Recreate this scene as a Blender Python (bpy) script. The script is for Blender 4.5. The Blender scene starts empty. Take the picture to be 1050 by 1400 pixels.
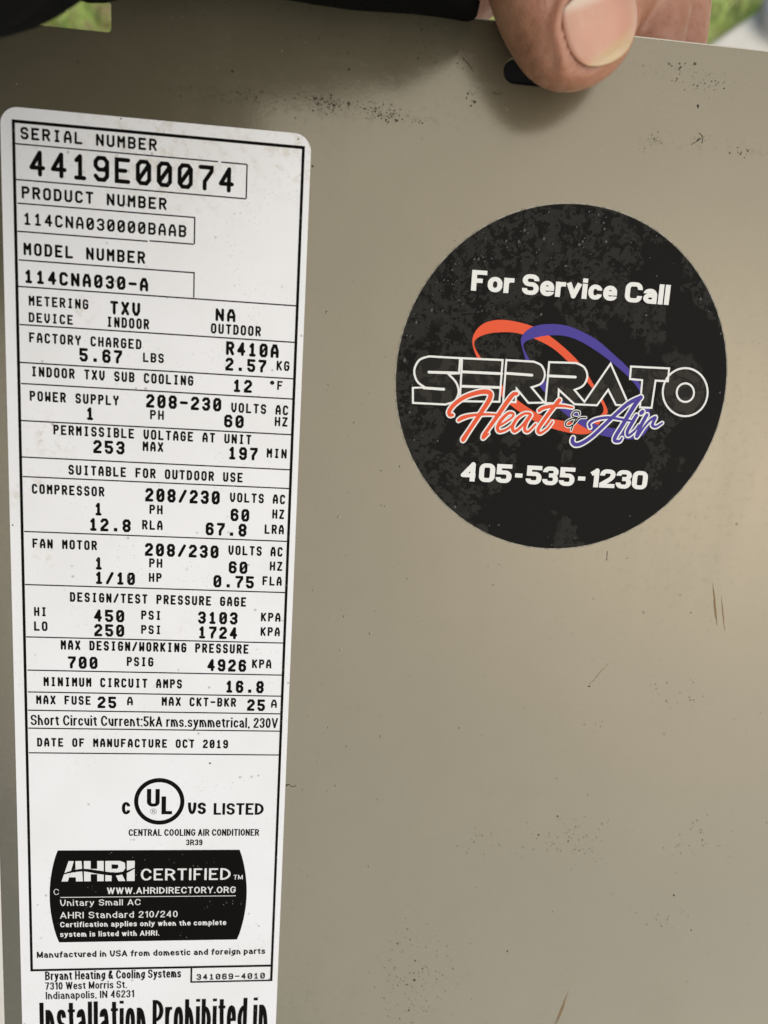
import bpy, bmesh, math, random
import numpy as np
from mathutils import Matrix, Vector

sc = bpy.context.scene
COL = sc.collection
random.seed(11)
RNG = np.random.default_rng(11)
MM = 0.001

# ---------------------------------------------------------------- frame of the panel
# panel coordinates: X right, Y up along the sheet, Z out of its painted face (mm);
# origin = upper left corner of the printed border.  The sheet leans back by 90-60 deg.
ELEV = math.radians(60.0)
PANEL = Matrix(((1, 0, 0, 0),
                (0, math.sin(ELEV), -math.cos(ELEV), 0),
                (0, math.cos(ELEV), math.sin(ELEV), 0),
                (0, 0, 0, 1)))

def pw(x, y, z):
    return PANEL @ Vector((x * MM, y * MM, z * MM))

# ---------------------------------------------------------------- camera
cam = bpy.data.cameras.new("camera")
cam.sensor_fit = 'HORIZONTAL'
cam.sensor_width = 36.0
cam.lens = 35.157
cam.clip_start = 0.005
cam.clip_end = 400.0
cam_o = bpy.data.objects.new("camera", cam)
COL.objects.link(cam_o)
right = Vector((0.99379, 0.05914, 0.09427))
down = Vector((0.04228, -0.98424, 0.17174))
fwd = Vector((0.10294, -0.16668, -0.98062))
rot = Matrix((right, -down, -fwd)).transposed().to_4x4()
cam_o.matrix_world = PANEL @ Matrix.Translation(Vector((58.859, -45.603, 159.641)) * MM) @ rot
cam.dof.use_dof = True
cam.dof.focus_distance = 0.166
cam.dof.aperture_fstop = 17.0
sc.camera = cam_o

# ---------------------------------------------------------------- sky, sun, exposure
SUN_LOCAL = Vector((0.47, -0.05, 0.86)).normalized()       # towards the light, in panel axes
sun_dir = (PANEL.to_3x3() @ SUN_LOCAL).normalized()
world = bpy.data.worlds.new("World")
sc.world = world
world.use_nodes = True
wn = world.node_tree
sky = wn.nodes.new('ShaderNodeTexSky')
sky.sky_type = 'NISHITA'
sky.sun_disc = False
sky.sun_elevation = math.asin(sun_dir.z)
sky.sun_rotation = math.atan2(sun_dir.x, sun_dir.y)
sky.dust_density = 1.8
sky.ozone_density = 0.6
bg = wn.nodes['Background']
wn.links.new(sky.outputs[0], bg.inputs[0])
bg.inputs[1].default_value = 0.058

sun = bpy.data.lights.new("sun", 'SUN')
sun.energy = 1.5
sun.angle = math.radians(104)
sun.color = (1.0, 0.92, 0.78)
sun_o = bpy.data.objects.new("sun", sun)
COL.objects.link(sun_o)
sun_o.rotation_euler = sun_dir.to_track_quat('Z', 'Y').to_euler()

vs = sc.view_settings
vs.view_transform = 'Standard'
vs.look = 'None'
vs.exposure = 0.62
vs.gamma = 1.0
vs.use_curve_mapping = False

# ---------------------------------------------------------------- helpers
def material(name, color=(.5, .5, .5), rough=.5, **kw):
    m = bpy.data.materials.new(name)
    m.use_nodes = True
    b = m.node_tree.nodes['Principled BSDF']
    b.inputs['Base Color'].default_value = (*color, 1)
    b.inputs['Roughness'].default_value = rough
    for k, v in kw.items():
        b.inputs[k.replace('_', ' ')].default_value = v
    return m

class N:
    """small node-graph writer"""
    def __init__(s, m):
        s.t = m.node_tree
        s.b = s.t.nodes['Principled BSDF']
        s.co = s.t.nodes.new('ShaderNodeTexCoord').outputs['Object']
    def put(s, sock, v):
        if isinstance(v, (int, float)):
            sock.default_value = v
        elif isinstance(v, tuple):
            sock.default_value = (*v, 1) if len(v) == 3 and sock.type == 'RGBA' else v
        else:
            s.t.links.new(v, sock)
    def math(s, op, a, b=0.0, c=None, clamp=False):
        n = s.t.nodes.new('ShaderNodeMath'); n.operation = op; n.use_clamp = clamp
        s.put(n.inputs[0], a); s.put(n.inputs[1], b)
        if c is not None: s.put(n.inputs[2], c)
        return n.outputs[0]
    def noise(s, scale, detail=4.0, rough=.5, co=None, dist=0.0):
        n = s.t.nodes.new('ShaderNodeTexNoise')
        s.t.links.new(co or s.co, n.inputs['Vector'])
        n.inputs['Scale'].default_value = scale; n.inputs['Detail'].default_value = detail
        n.inputs['Roughness'].default_value = rough; n.inputs['Distortion'].default_value = dist
        return n.outputs[0]
    def voronoi(s, scale, co=None, out='Distance'):
        n = s.t.nodes.new('ShaderNodeTexVoronoi')
        s.t.links.new(co or s.co, n.inputs['Vector']); n.inputs['Scale'].default_value = scale
        return n.outputs[out]
    def ramp(s, v, lo, hi, a=0.0, b=1.0, kind='SMOOTHSTEP'):
        n = s.t.nodes.new('ShaderNodeMapRange'); n.interpolation_type = kind
        s.put(n.inputs['Value'], v); n.inputs[1].default_value = lo; n.inputs[2].default_value = hi
        n.inputs[3].default_value = a; n.inputs[4].default_value = b
        return n.outputs[0]
    def mix(s, f, a, b):
        n = s.t.nodes.new('ShaderNodeMix'); n.data_type = 'RGBA'
        s.put(n.inputs[0], f); s.put(n.inputs[6], a); s.put(n.inputs[7], b)
        return n.outputs[2]
    def sep(s, co=None):
        n = s.t.nodes.new('ShaderNodeSeparateXYZ'); s.t.links.new(co or s.co, n.inputs[0]); return n.outputs
    def mapping(s, scale=(1, 1, 1), loc=(0, 0, 0)):
        n = s.t.nodes.new('ShaderNodeMapping'); s.t.links.new(s.co, n.inputs[0])
        n.inputs['Scale'].default_value = scale; n.inputs['Location'].default_value = loc
        return n.outputs[0]
    def blob(s, x, y, r, soft=.5):
        """1 inside a round patch at x,y (mm, object space)"""
        n = s.t.nodes.new('ShaderNodeVectorMath'); n.operation = 'DISTANCE'
        s.t.links.new(s.flat(), n.inputs[0]); n.inputs[1].default_value = (x * MM, y * MM, 0)
        return s.ramp(n.outputs['Value'], r * MM * soft, r * MM, 1.0, 0.0)
    def flat(s):
        if not hasattr(s, '_f'):
            n = s.t.nodes.new('ShaderNodeVectorMath'); n.operation = 'MULTIPLY'
            s.t.links.new(s.co, n.inputs[0]); n.inputs[1].default_value = (1, 1, 0); s._f = n.outputs[0]
        return s._f
    def bump(s, h, strength=.2, dist=.001):
        n = s.t.nodes.new('ShaderNodeBump'); n.inputs['Strength'].default_value = strength
        n.inputs['Distance'].default_value = dist; s.t.links.new(h, n.inputs['Height'])
        s.t.links.new(n.outputs[0], s.b.inputs['Normal'])
    def color(s, v): s.put(s.b.inputs['Base Color'], v)
    def rough(s, v): s.put(s.b.inputs['Roughness'], v)

def link(o, parent=None):
    COL.objects.link(o)
    if parent is not None: o.parent = parent
    return o

def tag(o, label=None, cat=None, group=None, kind=None):
    if label: o['label'] = label
    if cat: o['category'] = cat
    if group: o['group'] = group
    if kind: o['kind'] = kind
    return o

def thing(name, label, cat, mat=None):
    o = bpy.data.objects.new(name, None)
    o.empty_display_size = .01
    link(o)
    o.matrix_world = mat if mat is not None else PANEL
    return tag(o, label, cat)

def mesh(name, verts, faces, mat, parent=None, scale=MM, smooth=False):
    me = bpy.data.meshes.new(name)
    me.from_pydata([(v[0] * scale, v[1] * scale, v[2] * scale) for v in verts], [], faces)
    me.materials.append(mat)
    if smooth: me.polygons.foreach_set('use_smooth', [True] * len(me.polygons))
    me.update()
    return link(bpy.data.objects.new(name, me), parent)

class MB:
    """collects flat strokes, polygons and boxes (mm) into one mesh"""
    def __init__(s, z=0.0): s.v, s.f, s.z, s.k = [], [], z, 0
    def _add(s, pts, faces):
        o = len(s.v); s.v += pts; s.f += [tuple(i + o for i in f) for f in faces]
    def stroke(s, pts, w, cap='butt', closed=False, ratio=1.0, ends=(True, True)):
        """ribbon along pts; w is one width or one per point; split at hairpin corners"""
        P = [np.array(q[:2], float) for q in pts]
        W = [w] * len(P) if isinstance(w, (int, float)) else list(w)
        Q, V = [P[0]], [W[0]]
        for a, b in zip(P[1:], W[1:]):
            if np.hypot(*(a - Q[-1])) > 1e-5: Q.append(a); V.append(b)
        if closed and len(Q) > 2 and np.hypot(*(Q[0] - Q[-1])) < 1e-5: Q.pop(); V.pop()
        P, W = Q, V
        if len(P) == 1: P = [P[0], P[0] + (1e-4, 0)]; W = [W[0]] * 2
        c0 = cap if ends[0] else 'butt'; c1 = cap if ends[1] else 'butt'
        if closed: return s._ribbon(P, W, True, ratio, 'butt', 'butt')
        a = 0
        for i in range(1, len(P) - 1):
            u, v = P[i] - P[i - 1], P[i + 1] - P[i]
            if u @ v < -.25 * np.hypot(*u) * np.hypot(*v):
                s._ribbon(P[a:i + 1], W[a:i + 1], False, ratio, c0, 'round'); a = i; c0 = 'round'
        s._ribbon(P[a:], W[a:], False, ratio, c0, c1)
    def _ribbon(s, P, W, closed, ratio, cap0, cap1):
        n = len(P); z = s.z + s.k * .0015; s.k = (s.k + 1) % 12
        T = []
        for i in range(n if closed else n - 1):
            d = P[(i + 1) % n] - P[i]; T.append(d / np.hypot(*d))
        L, R = [], []
        for i in range(n):
            t0 = T[i - 1] if (i > 0 or closed) else T[0]
            t1 = T[i] if (i < n - 1 or closed) else T[-1]
            m = t0 + t1; l = np.hypot(*m)
            if l < .2: m, c = t1, 1.0
            else: m = m / l; c = max(abs(float(m @ t1)), .4)
            nn = np.array((-m[1], m[0] * ratio)) * (W[i] / 2 / c)
            c0 = P[i].copy(); q = np.array((1, ratio)) * W[i] / 2
            if not closed and i == 0 and cap0 == 'square': c0 = c0 - T[0] * q
            if not closed and i == n - 1 and cap1 == 'square': c0 = c0 + T[-1] * q
            L.append(c0 + nn); R.append(c0 - nn)
        pts3, f = [], []
        for i in range(n):
            zz = z + i * .0001
            pts3 += [(*L[i], zz), (*R[i], zz)]
        for i in range(n if closed else n - 1):
            a, b = 2 * i, 2 * ((i + 1) % n)
            f.append((a, a + 1, b + 1, b))
        if not closed:
            for e, t, cp in ((0, -T[0], cap0), (n - 1, T[-1], cap1)):
                if cp != 'round': continue
                base = len(pts3); r = W[e] / 2; a0 = math.atan2(t[1], t[0])
                pts3 += [(P[e][0] + r * math.cos(a0 + q), P[e][1] + r * math.sin(a0 + q) * (ratio if abs(t[1]) < .9 else 1), z + e * .0001)
                         for q in np.linspace(-math.pi / 2, math.pi / 2, 7)]
                f.append(tuple(range(base, base + 7)))
        s._add(pts3, f)
    def poly(s, pts, dz=0.0):
        s._add([(q[0], q[1], s.z + dz) for q in pts], [tuple(range(len(pts)))])
    def ring(s, a, b):
        n = len(a)
        s._add([(q[0], q[1], s.z) for q in a] + [(q[0], q[1], s.z) for q in b],
               [(i, (i + 1) % n, n + (i + 1) % n, n + i) for i in range(n)])
    def rect(s, x0, x1, y0, y1): s.poly([(x0, y0), (x1, y0), (x1, y1), (x0, y1)])
    def build(s, name, mat, parent):
        # every ribbon faces +Z
        me = bpy.data.meshes.new(name)
        me.from_pydata([(x * MM, y * MM, z * MM) for x, y, z in s.v], [], s.f)
        me.materials.append(mat); me.update()
        bm = bmesh.new(); bm.from_mesh(me)
        for fc in bm.faces:
            fc.normal_update()
            if fc.normal.z < 0: fc.normal_flip()
        bm.to_mesh(me); bm.free()
        return link(bpy.data.objects.new(name, me), parent)

def spline(pts, n=8, closed=False):
    """Catmull-Rom through pts (any number of columns)"""
    P = np.array(pts, float); m = len(P); out = []
    for i in range(m if closed else m - 1):
        p0, p1, p2, p3 = (P[(i - 1) % m], P[i], P[(i + 1) % m], P[(i + 2) % m]) if closed else \
            (P[max(i - 1, 0)], P[i], P[i + 1], P[min(i + 2, m - 1)])
        for t in np.linspace(0, 1, n, endpoint=False):
            out.append(.5 * (2 * p1 + (p2 - p0) * t + (2 * p0 - 5 * p1 + 4 * p2 - p3) * t * t + (3 * p1 - p0 - 3 * p2 + p3) * t ** 3))
    if not closed: out.append(P[-1])
    return np.array(out)

def resample(P, n, closed=True):
    Q = np.vstack([P, P[:1]]) if closed else P
    d = np.r_[0, np.cumsum(np.hypot(*np.diff(Q[:, :2], axis=0).T))]
    t = np.linspace(0, d[-1], n, endpoint=not closed)
    return np.c_[np.interp(t, d, Q[:, 0]), np.interp(t, d, Q[:, 1])]

# ---------------------------------------------------------------- printed alphabets
# plotter alphabet on a 4 x 6 grid, strokes with round ends
PLOT = {
 'A': '00 03.3 1.3,6 2.7,6 43.3 40|02.1 42.1', 'B': '00 06 36 45 44 33 03|33 42 41 30 00', 'C': '45 36 16 05 01 10 30 41',
 'D': '00 06 2.7,6 44.7 41.3 2.7,0 00', 'E': '46 06 00 40|03 33', 'F': '46 06 00|03 33', 'G': '45 36 16 05 01 10 30 41 43 2.4,3',
 'H': '06 00|46 40|03 43', 'I': '16 36|26 20|10 30', 'J': '46 41 30 10 01', 'K': '06 00|46 02.4|1.2,3.5 40', 'L': '06 00 40',
 'M': '00 06 23 46 40', 'N': '00 06 40 46', 'O': '01 05 16 36 45 41 30 10 01', 'P': '00 06 36 45 44 33 03',
 'R': '00 06 36 45 44 33 03|23 40', 'S': '45 36 16 05 04 13 33 42 41 30 10 01', 'T': '06 46|26 20', 'U': '06 01 10 30 41 46',
 'V': '06 02 1.4,0 2.6,0 42 46', 'W': '06 00 22.8 40 46', 'X': '06 40|46 00', 'Y': '06 05 23 45 46|23 20', 'Z': '06 46 00 40',
 '0': '01 05 16 36 45 41 30 10 01|0.5,1.2 3.5,4.8', '1': '0.7,4.8 26 20|0.6,0 3.4,0', '2': '05 16 36 45 44 00.8 00 40',
 '3': '05 16 36 45 44 33 1.6,3|33 42 41 30 10 01', '4': '2.9,0 2.9,6 01.8 41.8', '5': '46 06 03.3 33.3 42.3 41 30 10 01',
 '6': '45 36 16 05 01 10 30 41 42.4 33.4 13.4 02.4', '7': '06 46 45 1.6,2 1.6,0', '8': '13 04 05 16 36 45 44 33 13 02 01 10 30 41 42 33',
 '9': '01 10 30 41 45 36 16 05 03.8 12.8 32.8 43.8', '.': '1.8,0.2 2.2,0.2 2.2,0.6 1.8,0.6 1.8,0.2', '-': '03 43', '/': '00 46',
 '^': '14 04.8 15.8 2,5.8 34.8 24 14'}
def plot_points(t):
    for st in PLOT[t].split('|'):
        pts = []
        for tok in st.split():
            if ',' in tok: x, y = tok.split(',')
            else: x, y = tok[0], tok[1:]
            pts.append((float(x), float(y)))
        yield pts

# proportional sans alphabet: width; strokes, 'r' = rounded corner, T = cap line, D = descender, z = closed
SANS = {
 'A': (.74, '0,0 .5,1 1,0|.2,.28 .8,.28'), 'B': (.66, '0,0 0,1 .93,1r .93,.53r 0,.53|.3,.53 1,.53r 1,0r 0,0'), 'C': (.7, '1,.68 1,1r 0,1r 0,0r 1,0r 1,.3'),
 'D': (.7, '0,0 0,1 1,1r 1,0r z'), 'E': (.58, '1,1 0,1 0,0 1,0|0,.52 .9,.52'), 'F': (.54, '1,1 0,1 0,0|0,.5 .86,.5'),
 'G': (.72, '1,.72 1,1r 0,1r 0,0r 1,0r 1,.46 .55,.46'), 'H': (.68, '0,0 0,1|1,0 1,1|0,.52 1,.52'), 'I': (0, '0,0 0,1'), 'L': (.52, '0,1 0,0 1,0'),
 'M': (.82, '0,0 0,1 .5,.08 1,1 1,0'), 'N': (.68, '0,0 0,1 1,0 1,1'), 'O': (.74, '0,0r 0,1r 1,1r 1,0r z'), 'P': (.64, '0,0 0,1 1,1r 1,.44r 0,.44'),
 'R': (.66, '0,0 0,1 1,1r 1,.46r 0,.46|.6,.46 1,0'), 'S': (.64, '1,.74 1,1r 0,1r 0,.52r 1,.52r 1,0r 0,0r 0,.26'), 'T': (.6, '0,1 1,1|.5,1 .5,0'),
 'U': (.66, '0,1 0,0r 1,0r 1,1'), 'V': (.7, '0,1 .5,0 1,1'), 'W': (1.02, '0,1 .25,0 .5,1 .75,0 1,1'), 'Y': (.68, '0,1 .5,.45 1,1|.5,.45 .5,0'),
 'a': (.5, '0,.74 0,1r 1,1r 1,0|1,.58 0,.58r 0,0r 1,0r 1,.3'), 'b': (.52, '0,T 0,0 1,0r 1,1r 0,1'), 'c': (.48, '1,.68 1,1r 0,1r 0,0r 1,0r 1,.32'),
 'd': (.52, '1,T 1,0 0,0r 0,1r 1,1'), 'e': (.5, '0,.5 1,.5 1,1r 0,1r 0,0r 1,0r 1,.22'), 'f': (.3, '.4,0 .4,Tr 1,T|0,1 1,1'),
 'g': (.52, '1,0 0,0r 0,1r 1,1|1,1 1,Dr 0,D'), 'h': (.5, '0,T 0,0|0,1 1,1r 1,0'), 'i': (0, '0,1 0,0|0,T 0,T'), 'k': (.48, '0,T 0,0|1,1 .05,.42|.4,.62 1,0'),
 'l': (0, '0,T 0,0'), 'm': (.84, '0,1 0,0|0,1 .5,1r .5,0|.5,1 1,1r 1,0'), 'n': (.5, '0,1 0,0|0,1 1,1r 1,0'), 'o': (.52, '0,0r 0,1r 1,1r 1,0r z'),
 'p': (.52, '0,D 0,1 1,1r 1,0r 0,0'), 'r': (.28, '0,1 0,0|0,.6 0,1r 1,1'), 's': (.46, '1,.74 1,1r 0,1r 0,.52r 1,.52r 1,0r 0,0r 0,.26'),
 't': (.28, '.4,1.3 .4,0r 1,0|0,1 1,1'), 'u': (.5, '0,1 0,0r 1,0r|1,1 1,0'), 'v': (.5, '0,1 .5,0 1,1'), 'w': (.78, '0,1 .25,0 .5,1 .75,0 1,1'), 'y': (.5, '0,1 .5,.05|1,1 .42,Dr 0,D'),
 '0': (.52, '0,0r 0,1r 1,1r 1,0r z'), '1': (.26, '0,.76 1,1 1,0'), '2': (.52, '0,.7 0,1r 1,1r 1,.58r 0,.1 0,0 1,0'), '3': (.52, '0,.74 0,1r 1,1r 1,.53r .35,.53|.35,.53 1,.53r 1,0r 0,0r 0,.26'),
 '4': (.58, '.76,0 .76,1 0,.27 1,.27'), '5': (.52, '1,1 .06,1 .06,.58 1,.58r 1,0r 0,0r 0,.24'), '6': (.52, '1,.76 1,1r 0,1r 0,0r 1,0r 1,.58r 0,.58'), '7': (.5, '0,1 1,1 .35,0'),
 '9': (.52, '0,.24 0,0r 1,0r 1,1r 0,1r 0,.42r 1,.42'), '.': (0, '0,0 0,0'), ',': (0, '0,0 0,-.16'), ':': (0, '0,0 0,0|0,.62 0,.8'), '-': (.36, '0,.42 1,.42'),
 '/': (.36, '0,0 1,1'), '&': (.66, '1,.4 .6,0r 0,0r 0,.5 .7,.66r .7,1r .2,1r .2,.66 1,0'), ' ': (.30, '')}

def rounded(pts, closed, rmax):
    """pts [(x, y, round?)] -> polyline with its flagged corners rounded"""
    n = len(pts); out = []
    for i, (x, y, r) in enumerate(pts):
        p = np.array((x, y))
        if not r or (not closed and i in (0, n - 1)): out.append(p); continue
        legs = []
        for j in (i - 1, (i + 1) % n):
            q = np.array(pts[j][:2]); d = q - p; l = np.hypot(*d)
            half = .5 if (pts[j][2] and (closed or 0 < j < n - 1)) else .92
            legs.append((d / max(l, 1e-9), min(rmax, l * half)))
        a, b = p + legs[0][0] * legs[0][1], p + legs[1][0] * legs[1][1]
        k = .448
        for t in np.linspace(0, 1, 8):
            out.append((1 - t) ** 3 * a + 3 * (1 - t) ** 2 * t * (a + (p - a) * (1 - k)) + 3 * (1 - t) * t * t * (b + (p - b) * (1 - k)) + t ** 3 * b)
    return out

def sans_text(mb, text, x0, x1, y, cap, wt, rmax=9.0, gap=.15, ratio=.8, xh=.74):
    """set text between x0 and x1 (outer edges); ratio = thickness of the horizontals"""
    w = wt * cap; v = w * ratio
    chars = list(text)
    units = sum(SANS[c][0] for c in chars) + gap * (len(chars) - 1)
    k = ((x1 - x0) - w * sum(c != ' ' for c in chars)) / units
    x = x0
    for c in chars:
        gw, body = SANS[c]
        low = c.islower()
        top = (xh if low else 1.0) * cap
        for st in body.split('|') if body else []:
            pts, closed, raw = [], False, []
            for tok in st.split():
                if tok == 'z': closed = True; continue
                px, py = tok.split(','); r = py.endswith('r'); py = py.rstrip('r')
                if py == 'T': yy = cap - v / 2
                elif py == 'D': yy = -.24 * cap + v / 2
                else: yy = v / 2 + float(py) * (top - v)
                raw.append(py in ('T', 'D', '0', '1'))
                pts.append((x + w / 2 + float(px) * gw * k, y + yy, r))
            mb.stroke(rounded(pts, closed, rmax), w, 'square', closed, ratio, (raw[0], raw[-1]))
        x += gw * k + (0 if c == ' ' else w) + gap * k

def plot_text(mb, text, x0, x1, y, cap, wt):
    w = wt * cap; n = len(text)
    if n == 1: pitch, gw = 0, (x1 - x0) - w
    else:
        pitch = (x1 - x0) / (n - 1 + .74); gw = pitch * .74 - w
    for i, c in enumerate(text):
        if c == ' ': continue
        for pts in plot_points(c):
            cl = len(pts) > 2 and pts[0] == pts[-1]
            thin = .62 if (c == '0' and len(pts) == 2 and wt > .19) else 1.0      # the slash of a bold zero
            mb.stroke([(x0 + w / 2 + i * pitch + px / 4 * gw, y + w / 2 + py / 6 * (cap - w)) for px, py in pts], w * thin, 'round', cl)

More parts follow.
